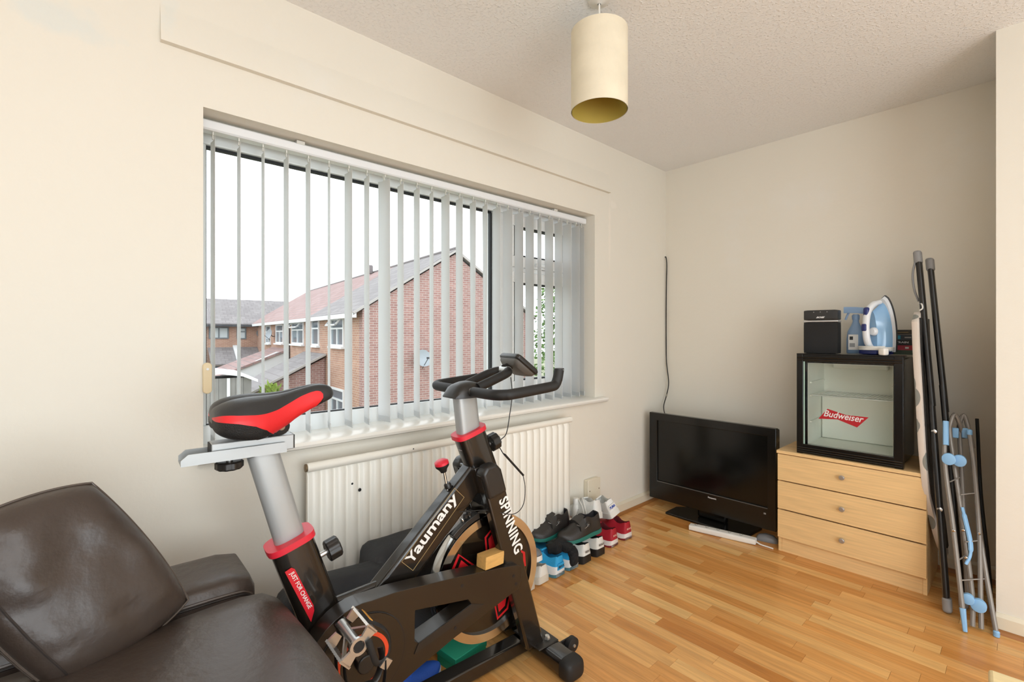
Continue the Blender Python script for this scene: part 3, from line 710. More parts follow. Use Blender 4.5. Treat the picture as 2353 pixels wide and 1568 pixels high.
# ------------------------------------------------------------------ television on its stand
M_tvb = mat('gloss_black_plastic', '#100f0d', 0.22, spec=0.5)
M_scr = mat('dark_screen', '#0b0b09', 0.16, spec=0.45)
M_white_ink = mat('white_print', '#e8e8e6', 0.5)
M_grey_ink = mat('grey_print', '#9a9a98', 0.4)
TY = -0.335
tv = thing('television', 'black flat screen television standing on the floor in the corner', 'television', (0.46, TY, 0))
x0, x1, tz0, tz1 = 0.067 - 0.46, 0.868 - 0.46, 0.070, 0.652
sx0, sx1, sz0, sz1 = x0 + 0.058, x1 - 0.045, tz0 + 0.125, tz1 - 0.05
b = MB(); b.prism([(x0, tz0), (x1, tz0), (x1, tz1), (x0, tz1)], 0.0, 0.035, lambda a, z, c: Vector((a, c, z)), [[(sx0, sz0), (sx1, sz0), (sx1, sz1), (sx0, sz1)]])
b.build('bezel', M_tvb, tv, bevel=0.003)
MB().bb(x0 + 0.01, x1 - 0.004, 0.0352, 0.075, tz0 + 0.01, tz1 - 0.01).bb(x0 + 0.12, x1 - 0.10, 0.0752, 0.11, tz0 + 0.06, tz1 - 0.09).build('rear_housing', M_tvb, tv, bevel=0.006)
MB().bb(sx0 - 0.003, sx1 + 0.003, 0.010, 0.0345, sz0 - 0.003, sz1 + 0.003).build('screen', M_scr, tv)
MB().bb(sx0, sx1, -0.0008, 0.0, sz0 - 0.006, sz0 - 0.002).build('bezel_strip', mat('grey_trim', '#5a5956', 0.35), tv)
text('lettering', 'Panasonic', M_white_ink, tv, (0.018, 0, tz0 + 0.095), (1, 0, 0), (0, 0, 1), width=0.052, bold=0.02)
MB().bb(x1 - 0.065, x1 - 0.053, -0.0008, 0, tz0 + 0.085, tz0 + 0.094).build('badge', M_grey_ink, tv)
pl = [(-0.27, -0.045), (0.19, -0.06), (0.25, -0.02), (0.26, 0.16), (-0.20, 0.17), (-0.27, 0.10)]
MB().prism(pl, 0.0, 0.016, lambda a, c, z: Vector((a + 0.02, c, z))).build('stand_base', M_tvb, tv, bevel=0.006)
MB().bb(-0.07, 0.11, 0.04, 0.085, 0.0165, 0.13).build('stand_neck', M_tvb, tv, bevel=0.01)
# aerial cable from the wall down behind the television
M_cable = mat('black_cable', '#1a1917', 0.5)
cab = thing('aerial_cable', 'thin black cable hanging out of the wall corner down to the television', 'cable', (0.012, -0.012, 1.76))
def cl(*ps): return [Vector(q) - Vector((0.012, -0.012, 1.76)) for q in ps]
MB().tube(smooth(cl((0.001, -0.012, 1.762), (0.012, -0.016, 1.757), (0.016, -0.012, 1.70), (0.013, -0.012, 1.55), (0.011, -0.012, 1.35), (0.011, -0.012, 1.15), (0.014, -0.012, 0.98), (0.032, -0.014, 0.83), (0.030, -0.04, 0.74), (0.035, -0.09, 0.66), (0.09, -0.16, 0.60), (0.14, -0.215, 0.56))), 0.0035, 8).build('lead', M_cable, cab)
MB().tube(cl((0.030, -0.037, 0.745), (0.0315, -0.048, 0.728)), 0.006, 8).build('plug', mat('nickel', '#a8a498', 0.3, metal=0.8), cab)

# ------------------------------------------------------------------ extension lead and grey gadget on the floor
M_wplastic = mat('white_plastic', '#ece9e2', 0.35)
ea = math.atan2(0.135, 0.335)
xl = thing('extension_lead', 'white multi socket extension lead lying on the floor in front of the television', 'extension lead', (0.612, -0.447, 0), ea * 0.55)
MB().soft((0, 0, 0.016), (0.365, 0.052, 0.032), 0.5, 6).build('body', M_wplastic, xl)
hm = MB(); hm.box((0, 0, 0.0322), (0.011, 0.003, 0.0008)).box((-0.007, 0.010, 0.0322), (0.003, 0.006, 0.0008)).box((0.007, 0.010, 0.0322), (0.003, 0.006, 0.0008))
hme = hm.mesh('socket_holes'); hme.materials.append(mat('dark_hole', '#5a5550', 0.8))
for i in range(5):
    o = bpy.data.objects.new('socket_holes', hme); COL.objects.link(o); o.parent = xl; o.location = (-0.145 + i * 0.062, -0.004, 0)
MB().tube(smooth([(0.18, 0, 0.014), (0.205, -0.006, 0.006), (0.24, -0.012, 0.0045), (0.268, -0.02, 0.0045)]), 0.004, 8).build('flex', M_wplastic, xl)
gd = thing('plastic_gadget', 'small grey arched plastic gadget beside the white extension lead', 'gadget', (0.815, -0.315, 0), R(15))
MB().loft([[Vector((x, y * k, z)) for y, z in ((-0.028, 0.0), (-0.026, 0.02 * q), (-0.014, 0.036 * q), (0.014, 0.036 * q), (0.026, 0.02 * q), (0.028, 0.0))] for x, q, k in ((-0.055, 0.3, 0.8), (-0.045, 0.75, 0.95), (-0.01, 1.05, 1.0), (0.03, 0.95, 1.0), (0.052, 0.5, 0.85))]).build('shell', mat('grey_plastic', '#77787a', 0.35), gd, sharp=50)
MB().bb(-0.05, 0.05, -0.012, 0.012, 0.0, 0.012).build('base', M_cable, gd)

# ------------------------------------------------------------------ chest of drawers
def wood(name, c, dark, sx=1.0):
    return mat(name, c, 0.45, var=0.10, vscale=5, stretch=(sx, 6, 22), bump=0.02, bscale=60)
M_beech = wood('beech_veneer', '#ecc78f', '#c89a5f')
M_knob = mat('brushed_knob', '#b9b4b0', 0.35, metal=0.7)
ch = thing('chest_of_drawers', 'beech effect chest of three drawers standing against the end wall', 'chest of drawers', (0.9, -0.412, 0))
CW, CD, CH = 0.618, 0.390, 0.553
MB().bb(0, 0.016, 0.016, CD, 0, CH - 0.017).build('side_panel', M_beech, ch, bevel=0.001)
MB().bb(CW - 0.016, CW, 0.016, CD, 0, CH - 0.017).build('side_panel', M_beech, ch, bevel=0.001)
MB().bb(-0.004, CW + 0.004, -0.002, CD, CH - 0.0165, CH).build('top_panel', M_beech, ch, bevel=0.0015)
MB().bb(0.0165, CW - 0.0165, 0.02, 0.034, 0, 0.078).build('plinth', M_beech, ch)
MB().bb(0.0165, CW - 0.0165, CD - 0.008, CD - 0.002, 0.05, CH - 0.018).build('back_panel', M_beech, ch)
dm = MB().bb(0.001, CW - 0.001, 0.0, 0.0155, 0, 0.150).mesh('drawer'); dm.materials.append(M_beech)
km = MB().lathe([(0.0, -0.024), (0.009, -0.024), (0.0125, -0.020), (0.0125, -0.015), (0.006, -0.010), (0.005, 0.0)], 18, Matrix.Rotation(R(-90), 4, 'X'), cap=False).mesh('knob'); km.materials.append(M_knob)
bxm = MB().bb(0.02, CW - 0.02, 0.016, 0.37, 0.012, 0.12).mesh('drawer_box'); bxm.materials.append(M_beech)
for z in (0.081, 0.2365, 0.392):
    d = bpy.data.objects.new('drawer', dm); COL.objects.link(d); d.parent = ch; d.location = (0, 0, z - (0.001 if z < 0.1 else 0.0))
    if z > 0.38: d.scale = (1, 1, 0.94)
    bv = d.modifiers.new('bevel', 'BEVEL'); bv.width = 0.0015; bv.segments = 2
    kk = bpy.data.objects.new('knob', km); COL.objects.link(kk); kk.parent = d; kk.location = (0.299, 0.0, 0.076 if z < 0.38 else 0.083)
    kk.rotation_euler = (0, 0, 0)
    b2 = bpy.data.objects.new('drawer_box', bxm); COL.objects.link(b2); b2.parent = d

# ------------------------------------------------------------------ glass door mini fridge
M_fb = mat('black_fridge_shell', '#141210', 0.25)
M_liner = mat('pale_fridge_liner', '#f1f2e8', 0.4)
M_fglass = glass('fridge_door_glass', (0.985, 0.997, 0.985), 0.04)
FRX, FRY, FRZ = 0.990, -0.398, 0.5535
fr = thing('mini_fridge', 'black table top fridge with glass door on the chest of drawers', 'fridge', (FRX, FRY, FRZ))
FW, FD, FH = 0.444, 0.355, 0.526
f = MB(); t = 0.035
f.bb(0.006, 0.006 + t, 0.036, FD, 0.012, FH - 0.012); f.bb(FW - 0.006 - t, FW - 0.006, 0.036, FD, 0.012, FH - 0.012)
f.bb(0.0061 + t, FW - 0.0061 - t, 0.036, FD, 0.012, 0.045); f.bb(0.0061 + t, FW - 0.0061 - t, 0.036, FD, FH - 0.045, FH - 0.012); f.bb(0.0061 + t, FW - 0.0061 - t, FD - 0.02, FD, 0.0451, FH - 0.0451)
f.build('cabinet', M_fb, fr, bevel=0.003)
l = MB(); a = 0.042; q = 0.0025
l.bb(a, a + q, 0.037, FD - 0.021, 0.046, FH - 0.046); l.bb(FW - a - q, FW - a, 0.037, FD - 0.021, 0.046, FH - 0.046)
l.bb(a + q, FW - a - q, 0.037, FD - 0.021, 0.046, 0.0485); l.bb(a + q, FW - a - q, 0.037, FD - 0.021, FH - 0.0485, FH - 0.046); l.bb(a + q, FW - a - q, FD - 0.026, FD - 0.022, 0.0486, FH - 0.0486)
l.build('liner', M_liner, fr)
for z in (0.16, 0.30, 0.37): MB().bb(a + 0.003, a + 0.012, 0.06, FD - 0.05, z, z + 0.008).bb(FW - a - 0.012, FW - a - 0.003, 0.06, FD - 0.05, z, z + 0.008).build('shelf_runner', M_liner, fr)
MB().bb(a + 0.05, FW - a - 0.06, FD - 0.06, FD - 0.0265, FH - 0.085, FH - 0.05).build('lamp_cover', M_liner, fr, bevel=0.008)
MB().bb(a + 0.004, FW - a - 0.004, 0.27, FD - 0.027, 0.049, 0.285).build('compressor_step', M_liner, fr, bevel=0.006)
sh = MB()
for i in range(20): x = a + 0.02 + i * (FW - 2 * a - 0.04) / 19; sh.tube([(x, 0.055, 0.308), (x, FD - 0.03, 0.308)], 0.0013, 5)
for y in (0.055, 0.15, FD - 0.03): sh.tube([(a + 0.004, y, 0.3075), (FW - a - 0.004, y, 0.3075)], 0.0022, 6)
sh.build('wire_shelf', mat('white_wire', '#e5e5df', 0.4), fr)
d = MB()   # door: frame with ridged rails
d.bb(0, 0.030, 0.0, 0.034, 0.0, FH); d.bb(FW - 0.034, FW, 0.0, 0.034, 0.0, FH)
d.bb(0.0301, FW - 0.0341, 0.004, 0.034, FH - 0.038, FH - 0.001); d.bb(0.0301, FW - 0.0341, 0.004, 0.034, 0.001, 0.050)
door = d.build('door', M_fb, fr, bevel=0.002)
for z in (0.010, 0.021, 0.032, FH - 0.028, FH - 0.016): MB().tube([(0.004, 0.0005, z), (FW - 0.004, 0.0005, z)], 0.0042, 8).build('ridge', M_fb, door)
MB().bb(0.0302, FW - 0.0342, 0.012, 0.017, 0.0502, FH - 0.0382).build('glass_pane', M_fglass, door)
MB().bb(0.0303, 0.036, 0.009, 0.0118, 0.0503, FH - 0.0383).build('pane_edge', mat('green_glass_edge', '#b8d6c6', 0.2), door)
MB().bb(0.0, FW, 0.0, 0.09, FH - 0.0005, FH + 0.004).build('top_trim', M_fb, fr)
for x in (0.03, FW - 0.03): MB().lathe([(0.012, 0.0), (0.014, 0.011)], 10, None, (x, 0.06, 0.0)).build('foot', M_fb, fr)
M_bred = mat('sticker_red', '#b3222c', 0.4)
bt = [(0.098, 0.192), (0.182, 0.199), (0.264, 0.170), (0.311, 0.226), (0.219, 0.226), (0.139, 0.248)]
st = MB().prism(bt, 0.0100, 0.0112, lambda a_, z, c: Vector((a_, c, z))).build('sticker', M_bred, door)
text('lettering', 'Budweiser', M_white_ink, door, (0.122, 0.0099, 0.2085), (1, 0, -0.075), (0, 0, 1), width=0.170, height=0.033, bold=0.012, shear=0.35)
MB().tube(smooth([Vector((-0.02, 0.34, 0.10)), Vector((-0.05, 0.33, 0.03)), Vector((-0.062, 0.30, 0.0045))]), 0.003, 6).build('mains_lead', M_cable, fr)

# ------------------------------------------------------------------ things on the fridge
TZ = FRZ + FH + 0.0045
M_spk = mat('black_speaker_grille', '#151414', 0.75, bump=0.3, bscale=900)
M_spt = mat('charcoal_speaker_top', '#2b2a29', 0.45)
spk = thing('speaker', 'black box shaped speaker with a silver band on the fridge', 'speaker', (1.083, -0.30, TZ), R(3))
MB().soft((0, 0, 0.083), (0.156, 0.085, 0.166), 0.12, 8).build('grille', M_spk, spk)
MB().bb(-0.0785, 0.0785, -0.043, 0.043, 0.1665, 0.175).build('silver_band', mat('silver_trim', '#c9c9c9', 0.3, metal=0.5), spk, bevel=0.002)
MB().soft((0, 0, 0.203), (0.156, 0.085, 0.054), 0.25, 8).build('top_cap', M_spt, spk)
text('lettering', 'BOSE', M_white_ink, spk, (-0.019, -0.0428, 0.1865), (1, 0, 0), (0, 0, 1), width=0.040, height=0.0085, bold=0.05, shear=0.5)
for i in range(3): MB().lathe([(0.0025, 0), (0.002, 0.0006)], 8, Matrix.Rotation(R(90), 4, 'X'), (-0.03 + i * 0.03, -0.0425, 0.219)).build('button', M_grey_ink, spk)

# steam iron standing on its heel
M_iwhite = mat('white_iron_shell', '#e9ecef', 0.25)
M_iblue = mat('light_blue_tank', '#8db8de', 0.15, coat=0.4)
M_inavy = mat('navy_iron_grip', '#27306e', 0.35)
M_sole = mat('grey_soleplate', '#55585c', 0.3, metal=0.6)
ir = thing('steam_iron', 'white and light blue steam iron standing on its heel on the fridge', 'iron', (1.318, -0.285, TZ), R(-33))
def tear(s, h=0.285, w=0.066):
    out = []
    for i in range(25):
        tt = i / 24; z = h * tt; out.append((w * s * (1 - tt ** 2.3) ** 0.62 * (1 - 0.12 * (1 - tt) ** 3), z))
    return [(-x, z) for x, z in out] + [(x, z) for x, z in reversed(out[:-1])]
MB().prism([(x, z + 0.012) for x, z in tear(1.0)], -0.004, 0.004, lambda a, z, c: Vector((a, 0.045 + c, z))).build('soleplate', M_sole, ir)
def shell(s0, s1, y0, y1, h0, h1, z0, nm, m, n=5):
    rings = []
    for i in range(n + 1):
        t_ = i / n; k = s0 + (s1 - s0) * t_ ** 1.6; hh = h0 + (h1 - h0) * t_
        rings.append([Vector((x, y0 + (y1 - y0) * t_, z + z0)) for x, z in tear(k, hh)])
    return MB().loft(rings).build(nm, m, ir, sharp=50)
shell(0.98, 0.96, 0.0405, 0.026, 0.278, 0.268, 0.014, 'skirt', M_iwhite, 2)
shell(0.92, 0.42, 0.0255, -0.030, 0.245, 0.20, 0.016, 'water_tank', M_iblue)
MB().tube(smooth([(0, 0.012, 0.262), (0, -0.022, 0.252), (0, -0.052, 0.222), (0, -0.066, 0.17), (0, -0.066, 0.10), (0, -0.052, 0.05), (0, -0.02, 0.02), (0, 0.02, 0.016)]), [0.014] * 5 + [0.0165] * 30 + [0.018] * 8, 14, sy=0.85).build('handle', M_iwhite, ir)
MB().soft((0, -0.064, 0.205), (0.026, 0.022, 0.062), 0.9, 6, M=None).build('spray_button', M_inavy, ir)
MB().soft((0, -0.079, 0.135), (0.024, 0.012, 0.036), 0.9, 6).build('steam_button', M_inavy, ir)
MB().lathe([(0.0, 0.012), (0.016, 0.012), (0.021, 0.004), (0.021, -0.004)], 18, Matrix.Rotation(R(90), 4, 'X'), (0.012, -0.036, 0.115), cap=False).build('dial', M_iwhite, ir)
MB().soft((0, -0.01, 0.012), (0.10, 0.10, 0.024), 0.6, 6).build('heel', M_inavy, ir)
cd = []
for i in range(60):
    a = i * 0.42; cd.append(Vector((0.072 * math.cos(a), -0.008 + 0.068 * math.sin(a), 0.022 + 0.0007 * i * 0.45)))
MB().tube(cd, 0.0032, 6).build('flex', M_wplastic, ir)
MB().soft((0.088, -0.062, 0.018), (0.034, 0.03, 0.036), 0.5, 5).build('plug', M_wplastic, ir)
# spray bottle
M_spray = mat('translucent_blue_plastic', '#b4d2f0', 0.2, coat=0.3, translucent=0.5)
sp = thing('spray_bottle', 'translucent blue spray bottle behind the iron', 'bottle', (1.214, -0.215, TZ), R(8))
rings = []
for z, w_, d_ in ((0, 0.036, 0.024), (0.004, 0.040, 0.027), (0.07, 0.041, 0.028), (0.115, 0.036, 0.026), (0.145, 0.022, 0.020), (0.165, 0.014, 0.014), (0.185, 0.0135, 0.0135)):
    rings.append([Vector((w_ * math.copysign(abs(math.cos(a)) ** 0.7, math.cos(a)), d_ * math.copysign(abs(math.sin(a)) ** 0.7, math.sin(a)), z)) for a in [2 * math.pi * k / 24 for k in range(24)]])
MB().loft(rings).build('body', M_spray, sp, sharp=60)
MB().lathe([(0.016, 0.178), (0.017, 0.20), (0.012, 0.206)], 16).build('collar', M_spray, sp)
MB().loft([[Vector((x, y * k, z)) for y, z in ((-0.012, zz - 0.014), (0.012, zz - 0.014), (0.013, zz + 0.008), (0.006, zz + 0.018), (-0.006, zz + 0.018), (-0.013, zz + 0.008))] for x, zz, k in ((-0.052, 0.228, 0.6), (-0.03, 0.228, 0.9), (0.005, 0.226, 1.0), (0.035, 0.222, 0.9), (0.046, 0.216, 0.5))]).build('spray_head', M_spray, sp, sharp=50)
MB().tube(smooth([(-0.028, 0, 0.218), (-0.037, 0, 0.20), (-0.044, 0, 0.178)]), 0.005, 8).build('trigger', M_spray, sp)
lb = MB()
lb.bb(-0.030, 0.012, -0.0295, -0.0288, 0.02, 0.10); lo = lb.build('label', M_wplastic, sp)
MB().bb(-0.025, -0.010, -0.0302, -0.0296, 0.072, 0.090).build('print', M_cable, lo); MB().bb(-0.025, -0.002, -0.0302, -0.0296, 0.035, 0.055).build('print', M_grey_ink, lo)
# books stacked beside the iron
M_page = mat('paper_pages', '#d9d0bb', 0.8)
bk = [('#40513f', 0.022, 0.168, 0.0, None, 'dark green paperback at the bottom of the book stack beside the iron'),
      ('#b02034', 0.024, 0.172, 1.5, None, 'red paperback in the book stack beside the iron'),
      ('#1c1c1e', 0.026, 0.170, -1.0, 'THE TRAIN', 'black paperback with white spine lettering in the stack beside the iron'),
      ('#22303a', 0.026, 0.166, 2.0, None, 'dark blue paperback with a turquoise spine patch beside the iron'),
      ('#39342e', 0.024, 0.160, -1.5, None, 'brown black paperback on top of the book stack beside the iron')]
z = TZ
for c_, th_, ln_, rz, tx, lab in bk:
    b_ = thing('paperback', lab, 'book', (1.392, -0.205, z), R(rz), 'paperbacks stacked on the fridge')
    mc = mat('book_cover_' + c_[1:], c_, 0.45)
    hw_ = 0.055
    MB().bb(-0.068 + 0.0, 0.068, 0.0, ln_ * 0.62, 0.0, 0.0012).bb(-0.068, 0.068, 0.0, ln_ * 0.62, th_ - 0.0014, th_ - 0.0002).bb(-0.068, 0.068, -0.0012, 0.0002, 0.0, th_ - 0.0002).build('cover', mc, b_)
    MB().bb(-0.066, 0.066, 0.0003, ln_ * 0.62 - 0.003, 0.0013, th_ - 0.0015).build('pages', M_page, b_)
    if tx: text('lettering', tx, M_white_ink, b_, (-0.05, -0.0013, th_ * 0.38), (1, 0, 0), (0, 0, 1), width=0.085, height=0.009, bold=0.02)
    elif c_ == '#22303a': MB().bb(-0.02, 0.004, -0.0020, -0.0013, 0.004, th_ - 0.004).build('spine_patch', mat('turquoise_print', '#2f9fb8', 0.5), b_); MB().bb(0.02, 0.045, -0.0020, -0.0013, 0.009, 0.015).build('spine_print', M_grey_ink, b_)
    elif c_ == '#b02034': MB().bb(0.022, 0.036, -0.0020, -0.0013, 0.007, 0.016).build('spine_print', M_white_ink, b_)
    elif c_ == '#39342e': MB().bb(-0.03, 0.035, -0.0020, -0.0013, 0.010, 0.013).build('spine_print', mat('gold_print', '#a38a55', 0.5), b_)
    z += th_ + 0.0004
# ------------------------------------------------------------------ exercise bike (local x forward, local -y towards the room, z up)
M_blk = mat('gloss_black_frame', '#1b1713', 0.25, coat=0.5, spec=0.5)
M_sat = mat('satin_black_plastic', '#24211e', 0.38)
M_matb = mat('matt_black_rubber', '#191817', 0.6)
M_silver = mat('silver_painted_steel', '#a9abaa', 0.35, metal=0.35)
M_chrome = mat('polished_steel', '#d8d6d2', 0.12, metal=1.0)
M_bright = mat('cast_aluminium', '#c4c3bf', 0.3, metal=0.85)
M_red = mat('red_plastic', '#d8283a', 0.4)
M_redv = mat('bright_red_vinyl', '#e0262b', 0.42)
M_orange = mat('orange_red_ring', '#e04a26', 0.45)
M_wink = mat('white_vinyl_lettering', '#e9e7e2', 0.5)
M_vinyl = mat('black_saddle_vinyl', '#2a2a2b', 0.42, bump=0.05, bscale=200)
M_vinyl_m = mat('black_saddle_mesh', '#171513', 0.6, bump=0.5, bscale=420)
bike = thing('exercise_bike', 'black and red indoor cycling bike with heavy flywheel standing before the radiator', 'exercise bike', (0.556, -2.012, 0), R(86.855))
def K(u, w, z): return Vector((u, -w, z))
AY = Matrix.Rotation(R(90), 4, 'X')      # lathe axis -> towards the room (local -y)
Wd = Vector((0, -1, 0))
# feet
def stab(u, nm):
    s_ = MB().oval(K(u, -0.20, 0.043), K(u, 0.20, 0.043), 0.084, 0.060, (1, 0, 0), 24, 4).build(nm, M_blk, bike)
    for sg in (-1, 1):
        rings = []
        for w_, k in ((0.192, 1.03), (0.214, 1.04), (0.226, 0.97), (0.234, 0.82), (0.238, 0.5)):
            rings.append([K(u + 0.0435 * k * math.copysign(abs(math.cos(a)) ** 0.6, math.cos(a)), sg * w_, 0.0405 + 0.0345 * k * math.copysign(abs(math.sin(a)) ** 0.6, math.sin(a))) for a in [2 * math.pi * i / 24 for i in range(24)]])
        MB().loft(rings).build('end_cap', M_matb, s_)
    return s_
fs = stab(0.042, 'front_stabilizer'); stab(-0.70, 'rear_stabilizer')
for w_ in (0.135, -0.135):
    MB().lathe([(0.0, -0.012), (0.018, -0.012), (0.027, -0.009), (0.027, 0.009), (0.018, 0.012), (0.0, 0.012)], 20, AY, K(0.122, w_, 0.050), cap=False).build('transport_wheel', M_matb, bike)
    MB().lathe([(0.006, 0.012), (0.005, 0.016)], 10, AY, K(0.122, w_, 0.050)).build('wheel_bolt', M_bright, bike)
    MB().beam(K(0.078, w_ - 0.018, 0.05), K(0.125, w_ - 0.018, 0.05), 0.006, 0.03, (0, 1, 0)).build('wheel_bracket', M_matb, bike)
MB().beam(K(-0.70, 0, 0.045), K(0.01, 0, 0.042), 0.055, 0.05, (0, 1, 0)).build('base_beam', M_blk, bike, bevel=0.006)
MB().bb(-0.02, 0.075, -0.115, 0.03, 0.071, 0.077).build('mounting_plate', M_sat, bike, bevel=0.003)
MB().lathe([(0.012, 0), (0.012, 0.006), (0.008, 0.012)], 6, None, K(0.045, 0.085, 0.077)).build('bolt', M_bright, bike)
# fork with two legs
for sg in (-1, 1):
    fl = MB().prism([(-0.047, 0.068), (0.033, 0.068), (-0.165, 0.725), (-0.250, 0.725)], 0.048, 0.086, lambda a, z, c: K(a, sg * c, z)).build('fork_leg', M_blk, bike, bevel=0.008, seg=3)
    if sg == 1: near_leg = fl
    MB().prism([(-0.222, 0.640), (-0.148, 0.655), (-0.172, 0.735), (-0.192, 0.757), (-0.232, 0.752), (-0.250, 0.728)], 0.050, 0.097, lambda a, z, c: K(a, sg * c, z)).build('fork_cover', M_sat, bike, bevel=0.010, seg=3)
MB().prism([(-0.205, 0.60), (-0.135, 0.60), (-0.17, 0.74), (-0.25, 0.74)], -0.047, 0.047, lambda a, z, c: K(a, c, z)).build('fork_crown', M_blk, bike, bevel=0.006)
xd = Vector((0.0655, 0, -0.188)); yd = Vector((0.188, 0, 0.0655))
text('lettering', 'SPINNING', M_wink, near_leg, K(-0.1795, 0.0868, 0.628), xd, yd, width=0.214, height=0.040, bold=0.028, spacing=1.06)
# head tube, stem
rk = Vector((-0.276, 0, 1)).normalized()
MB().oval(K(-0.165, 0, 0.665), K(-0.240, 0, 0.853), 0.108, 0.068, (1, 0, 0), 24, 3.4).build('head_tube', M_blk, bike)
MB().oval(K(-0.238, 0, 0.846), K(-0.2425, 0, 0.861), 0.120, 0.080, (1, 0, 0), 24, 3.4).build('collar_ring', M_red, bike)
MB().oval(K(-0.235, 0, 0.80), K(-0.258, 0, 0.985), 0.082, 0.048, (1, 0, 0), 24, 3.4).build('stem', M_silver, bike)
# clamp cover: a dome over the bar
rings = []
for i in range(9):
    t = -1 + i / 4; k = math.sqrt(max(0.0, 1 - (abs(t) ** 2.2))) * 0.85 + 0.15
    rings.append([K(-0.252 + t * 0.066, w_ * 0.050 * (0.75 + 0.25 * k), 0.974 + h_ * 0.052 * k) for w_, h_ in ((-1, 0), (-1.02, 0.5), (-0.75, 0.85), (-0.3, 1.0), (0.3, 1.0), (0.75, 0.85), (1.02, 0.5), (1, 0))])
MB().loft(rings).build('handlebar_clamp', M_sat, bike, sharp=50)
# handlebar: lateral bar with forward horns, foam covered
hb = None
for sg in (1, -1):
    p = [K(-0.262, 0.0, 0.994), K(-0.262, sg * 0.06, 0.995)]
    MB().tube(p, 0.0125, 14).build('handlebar_core', M_bright, bike)
    q = [K(-0.262, sg * 0.06, 0.995), K(-0.263, sg * 0.15, 0.996), K(-0.258, sg * 0.182, 0.997), K(-0.240, sg * 0.202, 0.998), K(-0.215, sg * 0.211, 1.000), K(-0.08, sg * 0.214, 1.010), K(-0.048, sg * 0.2145, 1.014), K(-0.030, sg * 0.215, 1.024), K(-0.021, sg * 0.215, 1.042), K(-0.013, sg * 0.215, 1.078)]
    q = q[:7] + [K(-0.037, sg * 0.2125, 1.020), K(-0.028, sg * 0.2125, 1.036), K(-0.021, sg * 0.2125, 1.066)]
    if sg < 0: q = q[:6] + [K(-0.060, sg * 0.2125, 1.012)]
    g_ = MB().tube(smooth(q, 5), 0.0168, 16).build('grip', M_matb, bike)
    MB().lathe([(0.0168, 0), (0.0160, 0.004), (0.004, 0.005)], 16, None if sg > 0 else Matrix.Rotation(R(90), 4, 'Y'), K(-0.0205, sg * 0.2125, 1.0665) if sg > 0 else K(-0.059, sg * 0.2125, 1.012)).build('grip_cap', M_sat, g_)
lp_ = [K(-0.23, 0.040, 1.006), K(-0.19, 0.043, 1.020), K(-0.13, 0.043, 1.040), K(-0.095, 0.032, 1.050), K(-0.082, 0.0, 1.053), K(-0.095, -0.032, 1.050), K(-0.13, -0.043, 1.040), K(-0.19, -0.043, 1.020), K(-0.23, -0.040, 1.006)]
MB().tube(smooth(lp_, 6), 0.0158, 14).build('inner_bar', M_matb, bike)
MB().tube([K(-0.084, -0.022, 1.053), K(-0.084, 0.022, 1.053)], 0.0168, 14).build('inner_bar_joint', M_bright, bike)
# console on a bracket, tipped forward
con = Matrix.Translation(K(-0.038, 0.012, 1.066)) @ Matrix.Rotation(R(-10), 4, 'Z') @ Matrix.Rotation(R(38), 4, 'Y')
def cp_(x, y, z): return con @ Vector((x, y, z))
def rrect(hx, hy, r_, z, n=5):
    out = []
    for cx_, cy_, a0 in ((hx - r_, hy - r_, 0), (-hx + r_, hy - r_, 90), (-hx + r_, -hy + r_, 180), (hx - r_, -hy + r_, 270)):
        for i in range(n + 1): a = R(a0 + 90 * i / n); out.append(cp_(cx_ + r_ * math.cos(a), cy_ + r_ * math.sin(a), z))
    return out
cn = MB().loft([rrect(0.052, 0.066, 0.014, 0.004), rrect(0.055, 0.070, 0.016, 0.008), rrect(0.055, 0.070, 0.016, 0.017), rrect(0.051, 0.066, 0.015, 0.023)]).build('console', M_sat, bike)
MB().loft([rrect(0.034, 0.052, 0.014, -0.016), rrect(0.046, 0.062, 0.014, -0.006), rrect(0.050, 0.064, 0.014, 0.0035)]).build('console_back', mat('grey_console_back', '#5b5650', 0.45), bike)
MB().loft([rrect(0.042, 0.056, 0.006, 0.0232), rrect(0.042, 0.056, 0.006, 0.024)]).build('console_screen', M_scr, cn)
MB().tube([K(-0.083, 0, 1.058), cp_(-0.02, 0.01, -0.012)], [0.019, 0.015], 12).build('console_bracket', M_sat, bike)
MB().tube(smooth([K(-0.072, 0.02, 1.03), K(-0.078, 0.035, 0.97), K(-0.09, 0.036, 0.90), K(-0.102, 0.032, 0.835), K(-0.118, 0.020, 0.812)]), 0.0017, 6).build('console_cable', M_cable, bike)
coil = [K(-0.108, 0.0, 0.785), K(-0.100, 0.01, 0.76)] + [K(-0.098 + 0.085 * t, 0.02, 0.755 - 0.088 * t) for t in (0, 0.25, 0.5, 0.75, 1)]
MB().tube([K(-0.125, 0.012, 0.795)] + coil[1:], [0.0018, 0.0018] + [0.0042] * 5, 8).build('coiled_cable', M_cable, bike)
MB().tube(smooth([K(-0.014, 0.02, 0.667), K(-0.030, 0.05, 0.63), K(-0.075, 0.09, 0.59), K(-0.13, 0.098, 0.575), K(-0.21, 0.07, 0.60), K(-0.30, 0.035, 0.605)]), 0.0014, 6).build('sensor_cable', M_cable, bike)
